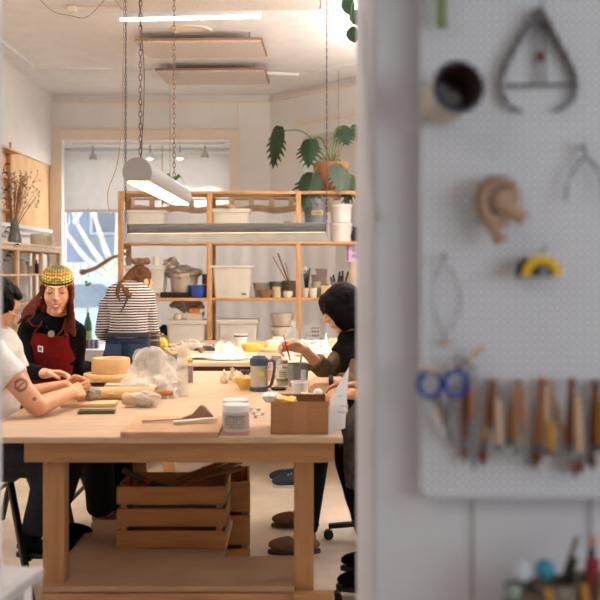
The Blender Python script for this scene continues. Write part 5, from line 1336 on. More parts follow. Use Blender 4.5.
# ------------------------------------------------------------------ people
SKIN = mat('skin_light', (226, 172, 138), .5, var=.04, vs=20, sub=.12)
SKIN2 = mat('skin_warm', (214, 156, 116), .5, var=.04, vs=20, sub=.12)
LIP = mat('lip', (188, 96, 84), .45); TEETH = mat('teeth', (244, 238, 226), .3, var=0)
INK = mat('tattoo_ink', (128, 98, 82), .6, var=.1, vs=60)
def hair_mat(name, c, c2): return mat(name, c, .65, spec=.12, vs=10, bump=.5, bs=22, stretch=(10, 10, 1.2), c2=c2)
H_BLACK = hair_mat('black_hair', (14, 9, 9), (4, 3, 3)); H_DARK = hair_mat('dark_brown_hair', (22, 15, 12), (8, 6, 5))
H_AUB = hair_mat('auburn_hair', (112, 50, 26), (54, 22, 14)); H_BROWN = hair_mat('brown_hair', (108, 72, 44), (58, 38, 24))
def fab(name, c, bs=180, bump=.25, var=.05, c2=None): return mat(name, c, .95, var=var, vs=30, bump=bump, bs=bs, c2=c2, spec=.15)
F_WHITE = fab('white_tee', (232, 224, 216)); F_BLACK = fab('black_cotton', (13, 12, 14)); F_RED = fab('red_apron', (118, 24, 24), var=.08)
F_JEAN = fab('blue_denim', (42, 52, 72), var=.12); F_GREY = fab('grey_denim', (44, 43, 47), var=.1); F_OLIVE = fab('olive_sleeve', (110, 92, 70))
F_CHAR = fab('black_trousers', (13, 13, 16)); F_PATT = fab('charcoal_print', (92, 84, 82), var=.3); SUEDE = fab('brown_suede', (126, 96, 74), var=.1)
def frame(f, u=(0, 0, 1)):
    f = V(f).normalized(); u = V(u); u = (u-f*u.dot(f)).normalized(); return M((f.cross(u), f, u)).transposed()
import time as _tm
TT = [0, 0, 0]
def blob(name, prims, mats, parent, vox=.007, smooth=5, fold=0, region=None, frq=11, trim=None):
    b = B(); o0 = parent.location
    for p in prims:
        if p[0] == 'e': b.ball(V(p[1])-o0, p[2], p[3] if len(p) > 3 else None, sub=3)
        elif p[0] == 'c':
            a, c = V(p[1])-o0, V(p[2])-o0
            b.ball(a, p[3], sub=2); b.ball(c, p[4], sub=2)
            if (a-c).length > 1e-4: b.cone(a, c, p[3], p[4], 16)
        elif p[0] == 't': b.tube([V(q)-o0 for q in p[1]], p[2], 18, flat=p[3] if len(p) > 3 else 1)
    t_a = _tm.time(); o = b.done(name, mats, parent, smooth=False)
    m = o.modifiers.new('r', 'REMESH'); m.mode = 'VOXEL'; m.voxel_size = vox; m.adaptivity = 0
    s = o.modifiers.new('s', 'SMOOTH'); s.factor = .5; s.iterations = smooth
    dg = bpy.context.evaluated_depsgraph_get(); me = bpy.data.meshes.new_from_object(o.evaluated_get(dg))
    t_b = _tm.time(); TT[0] += t_b-t_a
    o.modifiers.clear(); old = o.data; o.data = me; me.name = name
    if not me.materials:
        for mm_ in (mats if hasattr(mats, '__len__') else [mats]): me.materials.append(mm_)
    if fold:
        nv = len(me.vertices); co = [0.0]*(nv*3); no = [0.0]*(nv*3)
        me.vertices.foreach_get('co', co); me.vertex_normals.foreach_get('vector', no)
        for i in range(0, nv*3, 3):
            w = V(co[i:i+3])+o0; n = mnoise.noise(w*frq+V((3, 1, 7)))+.6*mnoise.noise(V((w.x*frq*2, w.y*frq*2, w.z*frq*.8)))
            for q in range(3): co[i+q] += no[i+q]*n*fold
        me.vertices.foreach_set('co', co)
    if region:
        for p in me.polygons: p.material_index = region(p.center+o0)
    me.polygons.foreach_set('use_smooth', [True]*len(me.polygons)); me.update()
    return o
def head_prims(c, Fm, s=1.0):
    def L(x, y, z): return V(c)+Fm @ (V((x, y, z))*s)
    E = lambda x, y, z, r: ('e', L(x, y, z), tuple(q*s for q in r), Fm)
    C_ = lambda a, b_, r0, r1: ('c', L(*a), L(*b_), r0*s, r1*s)
    pr = [E(0, -.012, .035, (.074, .094, .085)), E(0, .03, -.01, (.064, .06, .085)), E(0, .058, -.052, (.036, .038, .034)), E(0, .028, -.06, (.047, .054, .046)), E(0, .062, -.09, (.026, .024, .022)),
          C_((-.034, .080, .03), (.034, .080, .03), .011, .011), C_((0, .088, .022), (0, .109, -.02), .0075, .0102), C_((-.01, .099, -.024), (.01, .099, -.024), .0085, .0085),
          C_((-.018, .086, -.055), (.018, .086, -.055), .009, .009), C_((-.013, .086, -.067), (.013, .086, -.067), .008, .008)]
    for g in (-1, 1): pr += [E(g*.034, .055, -.026, (.024, .024, .026)), E(g*.031, .076, .011, (.014, .011, .011)), E(g*.076, -.012, -.012, (.011, .023, .031))]
    return pr
def hand_prims(w, d, n, lat_thumb, curl=(25, 40, 30), s=1.0, spread=.1):
    w = V(w); d = V(d).normalized(); n = V(n); n = (n-d*n.dot(d)).normalized(); lat = d.cross(n)
    if lat.dot(V(lat_thumb)) < 0: lat = -lat
    out = [('c', w-d*.02, w+d*.02, .024*s, .024*s)]
    for i in range(4):
        off = (.029-.0195*i)*s; base = w+d*(.09-.004*abs(i-1))*s+lat*off
        out.append(('c', w+d*.02*s+lat*off*.7, base, .0135*s, .0112*s))
        p = base; a = 0; dd = (d+lat*spread*(1.5-i)*.5).normalized(); k = (1, 1.08, 1.0, .8)[i]*s
        for l, r, cu in zip((.043, .027, .021), (.0098, .0088, .0078), curl):
            a += cu+3*i; v = dd*math.cos(R(a))+n*math.sin(R(a)); q = p+v*l*k; out.append(('c', p, q, r*s, r*.93*s)); p = q
    p0 = w+d*.022*s+lat*.024*s; p1 = p0+(d*.55+lat*.62+n*.35).normalized()*.042*s; p2 = p1+(d*.85+lat*.12+n*.5).normalized()*.032*s; p3 = p2+(d*.9-lat*.15+n*.5).normalized()*.024*s
    out += [('c', p0, p1, .0145*s, .0115*s), ('c', p1, p2, .0112*s, .0095*s), ('c', p2, p3, .0095*s, .008*s)]
    return out
def torso_curve(pv, ch, nb, h):
    pv, ch, nb = V(pv), V(ch), V(nb); q = ch*2-(pv+nb)/2
    return pv*(1-h)**2+q*2*h*(1-h)+nb*h*h
def torso_w(h, W=1): return W*(.165-.035*math.sin(PI*min(1, h/.75))*1 + (.02 if .5 < h < .85 else 0) if h < .85 else .165-(h-.85)*.55)
def torso_prims(pv, ch, nb, lat, W=1, D=1, grow=0, h0=0, h1=1):
    out = []; n = 15; lat = V(lat).normalized()
    for i in range(n+1):
        h = h0+(h1-h0)*i/n; c = torso_curve(pv, ch, nb, h); up = (torso_curve(pv, ch, nb, min(1, h+.05))-torso_curve(pv, ch, nb, max(0, h-.05))).normalized()
        fw = up.cross(lat).normalized(); l2 = fw.cross(up).normalized()
        w = torso_w(h, W)+grow; d = (.118-.02*math.sin(PI*h)+.012*math.sin(2*PI*h-1.2))*D+grow
        if h > .88: d *= 1-(h-.88)*2.6
        out.append(('e', c, (w, d, .09), M((l2, fw, up)).transposed()))
    return out
def limb(a, b_, c, r, grow=0): return [('c', a, b_, r[0]+grow, r[1]+grow), ('c', b_, c, r[1]+grow, r[2]+grow)]
def body(t, S_, mats, vox=.0048, region=None, smooth=4):
    Fm = frame(S_['f'], S_.get('u', (0, 0, 1))); k = S_.get('hs', 1)
    pr = head_prims(S_['head'], Fm, k)
    neck0 = V(S_['head'])+Fm @ V((0, -.028, -.06))*k
    pr += [('c', neck0, V(S_['nb'])-V((0, 0, .03)), .052*k, .058*k)]
    pr += torso_prims(S_['pv'], S_['ch'], S_['nb'], S_['lat'], S_.get('W', 1)*.95, S_.get('D', 1)*.95)
    for q in 'RL':
        pr += [('c', V(S_['nb'])-V((0, 0, .03)), S_['sh'+q], .05, .052)]
        pr += limb(S_['sh'+q], S_['el'+q], S_['wr'+q], S_.get('ar', (.047, .041, .028)))
        pr += hand_prims(*S_['hand'+q])
        pr += limb(S_['hip'+q], S_['kn'+q], S_['an'+q], (.078, .055, .036))
        a = V(S_['an'+q]); td = V(S_['toe']).normalized(); pr += [('c', a, a+td*.13-V((0, 0, .045)), .036, .028)]
    return blob('body', pr, mats, t, vox, smooth, region=region), Fm
def trousers(t, S_, m, g=.016, hem=.0, fold=.004, wide=(.092, .07, .058), h1=.22):
    pr = torso_prims(S_['pv'], S_['ch'], S_['nb'], S_['lat'], S_.get('W', 1), S_.get('D', 1), g, 0, h1)
    for q in 'RL':
        a, b_, c = V(S_['hip'+q]), V(S_['kn'+q]), V(S_['an'+q])
        pr += [('c', a, b_, wide[0], wide[1]), ('e', b_, (wide[1],)*3), ('t', [b_, b_.lerp(c, .5), b_.lerp(c, .93)], [wide[1], (wide[1]+wide[2])/2, wide[2]])]
    return blob('trousers', pr, m, t, .009, 3, fold)
def shoes(t, S_, m, sole, L_=.27):
    for q in 'RL':
        a = V(S_['an'+q]); td = V(S_['toe']); td.z = 0; td.normalize(); z0 = a.z-.085; c = V((a.x, a.y, z0))+td*.06
        rm = M((td, V((0, 0, 1)).cross(td), V((0, 0, 1)))).transposed()
        pr = [('e', c+V((0, 0, .045)), (L_*.5, .047, .045), rm), ('e', c-td*.06+V((0, 0, .08)), (.06, .045, .07), rm), ('t', [c-td*.058+V((0, 0, .07)), a+V((0, 0, .05))], .048)]
        sh_ = blob('shoe', pr, m, t, .007, 3)
        b = B(); b.prism([(L_*.5*math.cos(2*PI*i/22), .046*math.sin(2*PI*i/22)) for i in range(22)], .022, M.Translation(c-t.location-V((0, 0, .004))) @ rm.to_4x4(), .004); b.done('sole', sole, sh_)
def face(t, c, Fm, s, brow, smile=False, lash=True):
    c = V(c)-t.location
    def L(x, y, z): return c+Fm @ (V((x, y, z))*s)
    for g in (-1, 1):
        B().tube(curve([L(g*x, y, z) for x, y, z in ((.015, .0915, .030), (.03, .0895, .036), (.046, .078, .031))], 4), [.0016*s]+[.0026*s]*6+[.0012*s]*2, 6).done('eyebrow', brow, t)
        B().tube(curve([L(g*x, y, z) for x, y, z in ((.019, .0865, .009), (.025, .0878, .0065), (.031, .0882, .0058), (.037, .0858, .0065), (.043, .0805, .0095))], 3), [.001*s]+[.0021*s]*11+[.001*s], 6).done('eyelashes', brow, t)
    if smile:
        q = B(); q.grid(lambda u, v: L((u-.5)*.05, .0975-.03*(2*u-1)**2*.45, -.0525-.0105*v*(1-.75*(2*u-1)**2)+.006*(2*u-1)**2), 10, 3, .002); q.done('teeth', TEETH, t)
        for nm, z, r in (('upper_lip', -.0515, .0028), ('lower_lip', -.0655, .0036)):
            up = nm == 'upper_lip'
            B().tube([L(x*1.2, .0985-.03*(x/.025)**2*.45, z+(.0075 if up else .0185)*(x/.025)**2) for x in [-.0255+.051*i/14 for i in range(15)]], [.001+(r*.85-.001)*math.sin(PI*i/14)**.7 for i in range(15)], 6).done(nm, LIP, t)
    else:
        for nm, z, r in (('upper_lip', -.054, .003), ('lower_lip', -.063, .0038)):
            B().tube([L(x, .0955-.02*(x/.022)**2*.3, z) for x in (-.021, -.011, 0, .011, .021)], [.001, r, r, r, .001], 6).done(nm, LIP, t)
def person(label, base): return thing('person', label, 'person', base)
def HP(c, Fm, s, p): return V(c)+Fm @ (V(p)*s)

# --- person in white tee, front left -------------------------------------------------
t = person('short-haired person in a white tee, tattooed arm leaning on the near table', (-1.4, 4.6, 0))
A = dict(head=(-1.372, 4.54, 1.375), f=(.66, .58, -.48), u=(.4, .1, .9), hs=1.06, nb=(-1.385, 4.55, 1.235), ch=(-1.415, 4.57, 1.03), pv=(-1.44, 4.62, .72), lat=(0, -1, 0), W=1.0, D=1.12,
  shR=(-1.335, 4.375, 1.175), elR=(-1.128, 4.34, .948), wrR=(-1.045, 4.62, .972), handR=((-1.045, 4.62, .972), (.35, .9, .08), (-.6, .35, -.5), (-.2, .0, 1), (50, 75, 55)),
  shL=(-1.38, 4.725, 1.175), elL=(-1.29, 4.76, .945), wrL=(-1.10, 4.80, .985), handL=((-1.10, 4.80, .985), (.95, -.1, .1), (.0, -.8, -.3), (0, -.3, 1), (50, 70, 50)),
  hipR=(-1.4, 4.53, .70), knR=(-1.1, 4.47, .67), anR=(-1.19, 4.5, .34), hipL=(-1.4, 4.71, .70), knL=(-1.06, 4.74, .67), anL=(-1.16, 4.74, .34), toe=(1, 0, 0), ar=(.052, .045, .03))
tc_ = V((-1.215, 4.33, 1.075))
tat = [(V((-1.19, 4.30, 1.045)), .030), (V((-1.13, 4.30, .985)), .014), (V((-1.085, 4.45, .965)), .018)]
def regA(p):
    for i, (c, r) in enumerate(tat):
        dd = (p-c); dd.y *= .4
        d = dd.length
        if i == 0 and (abs(d-.024) < .006 or (d < .018 and abs(dd.x-dd.z) < .006) or d < .006): return 1
        if i > 0 and d < r*.6: return 1
    return 0
bo, Fm = body(t, A, [SKIN2, INK], .0046, regA)
face(t, A['head'], Fm, 1.06, H_DARK)
pr = torso_prims(A['pv'], A['ch'], A['nb'], A['lat'], 1.03, 1.16, .026, .1, .93)
for q in 'RL':
    s_, e_ = V(A['sh'+q]), V(A['el'+q]); pr += [('c', V(A['nb'])-V((0, 0, .055)), s_, .062, .068), ('t', [s_, s_.lerp(e_, .3), s_.lerp(e_, .5)], [.068, .069, .071])]
blob('tee_shirt', pr, F_WHITE, t, .008, 3, .005)
trousers(t, A, F_GREY); shoes(t, A, F_BLACK, BLACK)
k = 1.06
pr = [('e', HP(A['head'], Fm, k, p), tuple(v*k for v in r), Fm) for p, r in (((0, -.025, .04), (.08, .092, .088)), ((0, -.06, 0), (.072, .052, .07)), ((0, .03, .085), (.066, .05, .035)), ((.066, .0, .03), (.02, .05, .045)), ((-.066, .0, .03), (.02, .05, .045)), ((.0, -.075, -.04), (.05, .035, .045)))]
blob('hair', pr, H_DARK, t, .006, 2, .007, frq=30)
def glasses(t, c, Fm, s, m):
    c = V(c)-t.location; L = lambda x, y, z: c+Fm @ (V((x, y, z))*s)
    gl = B()
    for g in (-1, 1):
        gl.tube([L(g*.033+.024*math.cos(a), .103-.1*abs(.024*math.cos(a)+0)*.2, .002+.019*math.sin(a)) for a in [2*PI*i/18 for i in range(18)]], .0022*s, 6, closed=True)
        gl.tube([L(g*.057, .1, .008), L(g*.078, .05, .012), L(g*.08, -.02, .008)], .0024*s, 6)
    gl.tube([L(-.009, .103, .006), L(.009, .103, .006)], .0022*s, 6)
    gl.done('glasses', m, t)
glasses(t, A['head'], Fm, k, mat('clear_frame', (206, 198, 196), .3))

KB = 1.1
# --- person in beanie and red apron -----------------------------------------------------
t = person('smiling person in a yellow crocheted beanie and red apron, seated at the near table', (-1.45, 5.75, 0))
Bp = dict(head=(-1.343, 5.6, 1.422), f=(.16, -.95, -.16), u=(.03, -.1, 1), hs=KB, nb=(-1.372, 5.68, 1.262), ch=(-1.415, 5.73, 1.05), pv=(-1.47, 5.88, .70), lat=(-.97, -.15, .05), W=.86, D=.95,
  shR=(-1.53, 5.70, 1.20), elR=(-1.53, 5.52, .985), wrR=(-1.345, 5.36, .985), handR=((-1.345, 5.36, .985), (.95, -.1, .04), (.1, -.35, -.9), (.2, -.8, .5), (22, 40, 30)),
  shL=(-1.258, 5.69, 1.19), elL=(-1.285, 5.80, .975), wrL=(-1.13, 5.95, .94), handL=((-1.13, 5.95, .94), (.8, .5, -.05), (0, 0, -1), (-.4, .8, 0), (15, 25, 20)),
  hipR=(-1.5, 5.8, .68), knR=(-1.13, 5.62, .62), anR=(-1.17, 5.98, .09), hipL=(-1.44, 5.97, .68), knL=(-1.05, 5.85, .62), anL=(-1.08, 6.08, .09), toe=(.8, -.5, 0))
bo, Fm = body(t, Bp, [SKIN], .004, None, 3)
face(t, Bp['head'], Fm, KB, H_DARK, smile=True)
pr = torso_prims(Bp['pv'], Bp['ch'], Bp['nb'], Bp['lat'], .92, .97, .014, .05, .9)
for q in 'RL':
    s_, e_, w_ = V(Bp['sh'+q]), V(Bp['el'+q]), V(Bp['wr'+q])
    pr += [('c', V(Bp['nb'])-V((0, 0, .055)), s_, .055, .06), ('c', s_, e_, .06, .053), ('t', [e_, e_.lerp(w_, .5), e_.lerp(w_, .92)], [.052, .046, .04])]
blob('black_top', pr, F_BLACK, t, .008, 3, .004)
trousers(t, Bp, F_CHAR, wide=(.095, .09, .085)); shoes(t, Bp, mat('brown_boot', (84, 54, 40), .5), BLACK)
# apron bib and straps follow the chest
def chest_pt(S_, h, a, off):           # a: angle round the front, 0 = straight ahead
    c = torso_curve(S_['pv'], S_['ch'], S_['nb'], h); up = (torso_curve(S_['pv'], S_['ch'], S_['nb'], h+.03)-torso_curve(S_['pv'], S_['ch'], S_['nb'], h-.03)).normalized()
    lat = V(S_['lat']).normalized(); fw = up.cross(lat).normalized(); l2 = fw.cross(up).normalized()
    if S_.get('fsign', 1) < 0: fw = -fw
    w = torso_w(h, S_.get('W', 1))+off; d = (.118-.02*math.sin(PI*h)+.012*math.sin(2*PI*h-1.2))*S_.get('D', 1)+off
    return c+l2*w*math.sin(a)+fw*d*math.cos(a)
up_ = (V(Bp['nb'])-V(Bp['pv'])).normalized(); 
if up_.cross(V(Bp['lat'])).y > 0: Bp['fsign'] = -1
o0 = t.location
ap = B()
def apf(u, v):
    h = .82-.80*v; q = min(1, max(0, (v-.05)/.45)); q = q*q*(3-2*q); a = (u-.5)*2*(.56+.72*q)
    return chest_pt(Bp, h, a, .029+.0025*math.sin(u*11+v*5)*v)-o0
ap.grid(apf, 26, 20, .004); apo = ap.done('apron', F_RED, t)
for a in (-.5, .5):
    B().tube([chest_pt(Bp, h, a*(1-.1*(h-.7)), .03+.012*max(0, h-.8))-o0 for h in (.81, .84, .88, .91)]+[V(Bp['shR' if chest_pt(Bp, .8, a, 0).x < Bp['nb'][0] else 'shL'])*.35+V(Bp['nb'])*.65+V((0, 0, .052))-o0], .015, 8, flat=.22).done('strap', F_RED, apo)
pk = B(); pk.grid(lambda u, v: chest_pt(Bp, .60-.26*v, -.40+.8*u, .0345)-o0, 10, 8, .003); pk.done('bib_pocket', fab('red_apron_pocket', (106, 21, 21), var=.08), apo)
sgn = 1 if chest_pt(Bp, .5, .3, 0).x < chest_pt(Bp, .5, -.3, 0).x else -1
lc = chest_pt(Bp, .66, .26*sgn, .038)-o0; le = (chest_pt(Bp, .66, .26*sgn-.06*sgn, .038)-o0-lc).normalized()
ln_ = le.cross(V((0, 0, 1))).normalized(); rm = M((le, -ln_, V((0, 0, 1)))).transposed()
lb_ = B().box(lc, (.03, .003, .034), .001, rm).done('white_label', WHITEP, apo)
nn = -1 if (rm @ V((0, 1, 0))).y > 0 else 1
B().box(lc+rm @ V((0, nn*.002, .0)), (.016, .002, .018), 0, rm).done('label_print', mat('grey_ink', (120, 110, 106), .8), lb_) 
pn = B(); pc_ = chest_pt(Bp, .84, .0, .035)-o0; pn.lathe([(0, -.003), (.017, -.003), (.019, 0), (.017, .003), (0, .003)], pc_, rot=V((.2, -1, .1)).to_track_quat('Z', 'Y').to_matrix()); pn.done('pendant', mat('pewter_pendant', (150, 146, 120), .4, .5), t)
B().tube([pc_+V((0, 0, .015)), chest_pt(Bp, .9, .25, .02)-o0, V(Bp['nb'])-o0+V((.05, 0, .03))], .0015, 5).tube([pc_+V((0, 0, .015)), chest_pt(Bp, .9, -.25, .02)-o0, V(Bp['nb'])-o0+V((-.06, 0, .03))], .0015, 5).done('necklace_cord', BLACK, t)
# beanie
BN = bpy.data.materials.new('crochet_beanie'); BN.use_nodes = True
stripes(BN, 'Z', 1/.1, [(246, 176, 40), (58, 70, 56), (222, 204, 62), (252, 230, 140), (246, 180, 54), (146, 140, 70)], [.2, .31, .45, .66, .82], wob=.10, knit=75)
kb_ = KB
prof = [(.079, 0), (.0825, .004), (.0835, .012), (.0825, .018)]
for i in range(22):
    a = i/21; r = .083*math.cos(a*PI/2*.985)**.66; z = .018+.07*math.sin(a*PI/2); prof.append((r+(.0014 if i % 2 else -.0012), z))
prof.append((0, .089))
bn = B().lathe(prof, seg=44, sx=.98, sy=1.14)
for v in bn.bm.verts:
    n = math.sin(math.atan2(v.co.y, v.co.x)*26+v.co.z*140)*.0014; v.co.x *= 1+n*10; v.co.y *= 1+n*10
rb = Fm @ M.Rotation(R(-7), 3, 'X')
bo_ = bn.done('beanie', BN, t, ang=80); bo_.location = HP(Bp['head'], Fm, kb_, (0, -.012, .038))-o0; bo_.rotation_euler = rb.to_euler(); bo_.scale = (kb_,)*3
# long auburn hair
pr = [('e', HP(Bp['head'], Fm, KB, (0, -.03, .03)), (.084, .095, .09), Fm)]
def strand(pts, r): 
    c = curve(pts, 5); n = len(c); return [('c', c[i], c[i+1], r[0]+(r[1]-r[0])*i/n, r[0]+(r[1]-r[0])*(i+1)/n) for i in range(n-1)]
h_ = lambda x, y, z: HP(Bp['head'], Fm, KB, (x, y, z))
for k_ in range(7):                      # swept behind the shoulder on the picture's left
    s0 = h_(.066, .045-.018*k_, .03); pr += strand([s0, h_(.071, .035-.018*k_, -.01), P(43.5-1.0*k_, 297, 5.60+.02*k_), P(38-2.3*k_, 308+.5*k_, 5.63+.015*k_), P(30-1.9*k_, 317+1.0*k_, 5.65+.015*k_)], (.017, .008))
for k_ in range(4):
    s0 = h_(.06, -.02-.015*k_, .0); pr += strand([s0, P(45-.8*k_, 303, 5.63+.02*k_), P(43-1.6*k_, 315, 5.63+.02*k_), P(40-2.6*k_, 324, 5.62+.02*k_)], (.018, .008))
for k_ in range(6):
    s0 = h_(-.068, .05-.02*k_, .03); pr += strand([s0, h_(-.074, .045-.02*k_, -.03), P(71.5-.5*k_, 300, 5.56+.02*k_), P(73.5-.8*k_, 318, 5.56+.015*k_), P(75-2.2*k_, 336-1.5*k_, 5.545+.01*k_)], (.016, .007))
pr += [('e', h_(.012, -.05, -.09), (.088, .05, .12), Fm)]
pr += strand([h_(0, -.1, .02), h_(.02, -.1, -.08), V(Bp['nb'])+V((0, .09, -.03))], (.06, .05))
blob('hair', pr, H_AUB, t, .0055, 2, .0035, frq=55)
for pts in (((27, 318), (33, 326), (42, 325)), ((66, 318), (62, 330), (56, 337)), ((70, 320), (66, 333), (60, 338)), ((38, 305), (33, 316), (26, 322))):
    B().tube(curve([P(x, y, 5.555)-o0 for x, y in pts], 4), .0045, 6).done('loose_strand', H_AUB, t)
B().ball(HP(Bp['head'], Fm, KB, (-.071, .005, -.055))-o0, .008).done('earring', mat('teal_earring', (60, 120, 120), .3), t)

# --- person in striped top, back turned ----------------------------------------------------
t = person('person with a ponytail, striped top and jeans, back turned at the back table', (-1.28, 7.8, 0))
Cp = dict(head=(-1.235, 7.89, 1.445), f=(.55, .72, -.42), u=(.2, .3, .9), hs=1.05, nb=(-1.285, 7.80, 1.38), ch=(-1.30, 7.74, 1.24), pv=(-1.31, 7.76, .90), lat=(1, 0, 0), W=1.03, D=1.0,
  shR=(-1.16, 7.78, 1.265), elR=(-1.13, 7.83, 1.05), wrR=(-1.14, 8.06, .955), handR=((-1.14, 8.06, .955), (.3, .9, -.1), (0, 0, -1), (-1, 0, 0), (15, 25, 20)),
  shL=(-1.475, 7.78, 1.265), elL=(-1.525, 7.82, 1.05), wrL=(-1.43, 8.03, .96), handL=((-1.43, 8.03, .96), (.3, .9, -.1), (0, 0, -1), (1, 0, 0), (15, 25, 20)),
  hipR=(-1.215, 7.77, .88), knR=(-1.205, 7.76, .48), anR=(-1.2, 7.8, .09), hipL=(-1.405, 7.77, .88), knL=(-1.41, 7.76, .48), anL=(-1.415, 7.8, .09), toe=(0, 1, 0))
bo, Fm = body(t, Cp, [SKIN], .006)
STM = bpy.data.materials.new('navy_stripe_jersey'); STM.use_nodes = True
stripes(STM, 'Z', 1/.0205, [(226, 218, 212), (34, 28, 52)], [.45], .85, wob=.35)
pr = torso_prims(Cp['pv'], Cp['ch'], Cp['nb'], Cp['lat'], 1.0, 1.02, .014, .15, .86)
for q in 'RL':
    s_, e_, w_ = V(Cp['sh'+q]), V(Cp['el'+q]), V(Cp['wr'+q])
    pr += [('c', V(Cp['nb'])-V((0, 0, .045)), s_, .062, .068), ('c', s_, e_, .066, .055), ('t', [e_, e_.lerp(w_, .5), e_.lerp(w_, .92)], [.055, .05, .044])]
blob('striped_top', pr, STM, t, .008, 3, .006)
tr_o = trousers(t, Cp, F_JEAN, wide=(.105, .085, .075), g=.02, h1=.13)
b = B()
wz = torso_curve(Cp['pv'], Cp['ch'], Cp['nb'], .18)-t.location
b.lathe([(.168, -.02), (.172, 0), (.168, .018)], wz, sx=1.0, sy=.76, seg=36); b.done('belt', mat('dark_belt', (44, 42, 50), .6), tr_o)
for s in (-1, 1): B().box(wz+V((s*.085, -.148, -.13)), (.115, .012, .12), .004).done('back_pocket', fab('denim_pocket', (50, 62, 88)), tr_o)
shoes(t, Cp, F_BLACK, WS)
nk = B(); nk.tube([V(Cp['nb'])-t.location+V((.062*math.cos(a), .055*math.sin(a)-.005, .016+.008*math.sin(a))) for a in [2*PI*i/24 for i in range(24)]], .008, 6, closed=True); nk.done('yellow_collar', mat('yellow_collar', (216, 158, 60), .8), t)
Hc = lambda p: HP(Cp['head'], Fm, 1.0, p)
pr = [('e', Hc(p), r, Fm) for p, r in (((0, -.022, .042), (.083, .1, .09)), ((0, -.06, -.005), (.07, .055, .07)), ((.055, .0, .0), (.03, .045, .045)), ((-.06, .015, .02), (.025, .05, .05)))]
tie = P(123.5, 283, 7.74)
pr += strand([Hc((0, -.1, .03)), tie], (.045, .02))
blob('hair', pr, H_BROWN, t, .006, 2, .004, frq=40)
pr = strand([tie, P(119, 287, 7.69), P(117.5, 294, 7.63), P(120, 301, 7.60)], (.026, .008))+strand([tie, P(124, 290, 7.66), P(129, 297, 7.61), P(131, 293, 7.62)], (.018, .006))+strand([tie, P(128, 291, 7.66), P(126, 302, 7.60), P(120, 313, 7.59)], (.014, .004))
blob('ponytail', pr, H_BROWN, t, .005, 1, .003, frq=40)
b = B(); b.tube([tie-t.location+V((.02*math.cos(a), .012*math.cos(a)*.3-.004, .022*math.sin(a))) for a in [2*PI*i/16 for i in range(16)]], .009, 6, closed=True); b.done('hair_tie', mat('red_tie', (166, 40, 50), .8), t)

# --- black-haired person, right -------------------------------------------------------------
t = person('black-haired person in profile painting with a red brush at the near table', (.4, 5.6, 0))
Dp = dict(head=(.243, 5.45, 1.328), f=(-.88, -.16, -.42), u=(-.4, 0, .9), hs=1.0, nb=(.325, 5.5, 1.185), ch=(.385, 5.56, .97), pv=(.44, 5.68, .62), lat=(0, 1, 0), W=1.0, D=1.0,
  shR=(.30, 5.69, 1.115), elR=(.175, 5.64, .955), wrR=(.03, 5.54, 1.105), handR=((.03, 5.54, 1.105), (-.92, -.12, .2), (.1, -.6, -.6), (-.2, -.6, .5), (30, 45, 40)),
  shL=(.37, 5.34, 1.115), elL=(.30, 5.24, .945), wrL=(.175, 5.16, .962), handL=((.175, 5.16, .962), (-.95, -.05, .05), (0, .3, -.9), (0, .8, .4), (28, 40, 35)),
  hipR=(.42, 5.77, .60), knR=(.10, 5.98, .57), anR=(.05, 6.0, .09), hipL=(.42, 5.58, .60), knL=(.12, 5.45, .57), anL=(.045, 5.44, .09), toe=(-1, -.05, 0))
bo, Fm = body(t, Dp, [SKIN], .0046, None, 3)
face(t, Dp['head'], Fm, 1.0, H_BLACK)
pr = torso_prims(Dp['pv'], Dp['ch'], Dp['nb'], Dp['lat'], 1.02, 1.05, .022, .02, .92)
for q in 'RL': s_ = V(Dp['sh'+q]); pr += [('c', V(Dp['nb'])-V((0, 0, .06)), s_, .062, .066), ('t', [s_+V((.01, 0, .02)), s_.lerp(V(Dp['el'+q]), .42)], [.072, .07])]
blob('black_vest', pr, F_BLACK, t, .008, 3, .005)
for q in 'RL':
    s_, e_, w_ = V(Dp['sh'+q]), V(Dp['el'+q]), V(Dp['wr'+q])
    blob('olive_sleeve', [('c', s_.lerp(e_, .3), e_, .06, .057), ('t', [e_, e_.lerp(w_, .25), e_.lerp(w_, .5 if q == 'R' else .62)], [.057, .055, .052])], F_OLIVE, t, .007, 2, .005)
cl_ = V(Dp['nb'])-t.location
B().lathe([(.082, -.03), (.076, .005), (.066, .035), (.06, .035), (.068, 0), (.074, -.03)], cl_, rot=M.Rotation(R(-22), 3, 'Y')).done('collar', F_OLIVE, t)
trousers(t, Dp, F_CHAR, wide=(.09, .066, .06)); shoes(t, Dp, SUEDE, mat('brown_sole', (70, 54, 44), .7), .29)
Hd = lambda p: HP(Dp['head'], Fm, 1.0, p)
E_ = lambda p, r: ('e', Hd(p), tuple(v*1.0 for v in r), Fm)
pr = [E_((0, -.02, .045), (.092, .11, .094)), E_((0, -.05, -.03), (.09, .08, .09)), E_((0, .045, .07), (.072, .058, .05)), E_((0, .076, .045), (.06, .03, .042))]
for g in (-1, 1): pr += [E_((g*.074, .03, -.02), (.023, .056, .1)), E_((g*.072, -.03, -.06), (.032, .065, .075)), E_((g*.066, .055, .02), (.024, .042, .07))]
blob('hair', pr, H_BLACK, t, .006, 3, .003, frq=36)
wp = V(Dp['wrL'])-t.location; B().cone(wp+V((.012, 0, 0)), wp+V((-.012, 0, 0)), .034, .034, 20).done('watch_band', BLACK, t)
hb = V(Dp['wrR'])+V((-.105, -.045, .0))
pb0, pb1 = P(283.5, 335, hb.y), P(290.5, 361, hb.y-.02)
t = thing('red_paint_brush', 'thin red paint brush in the hand of the black-haired person', 'paint brush', pb0)
B().tube([V((0, 0, 0)), (pb1-pb0)*.5, (pb1-pb0)*.82], [.003, .0055, .004], 8).done('handle', mat('red_lacquer', (196, 36, 30), .35), t)
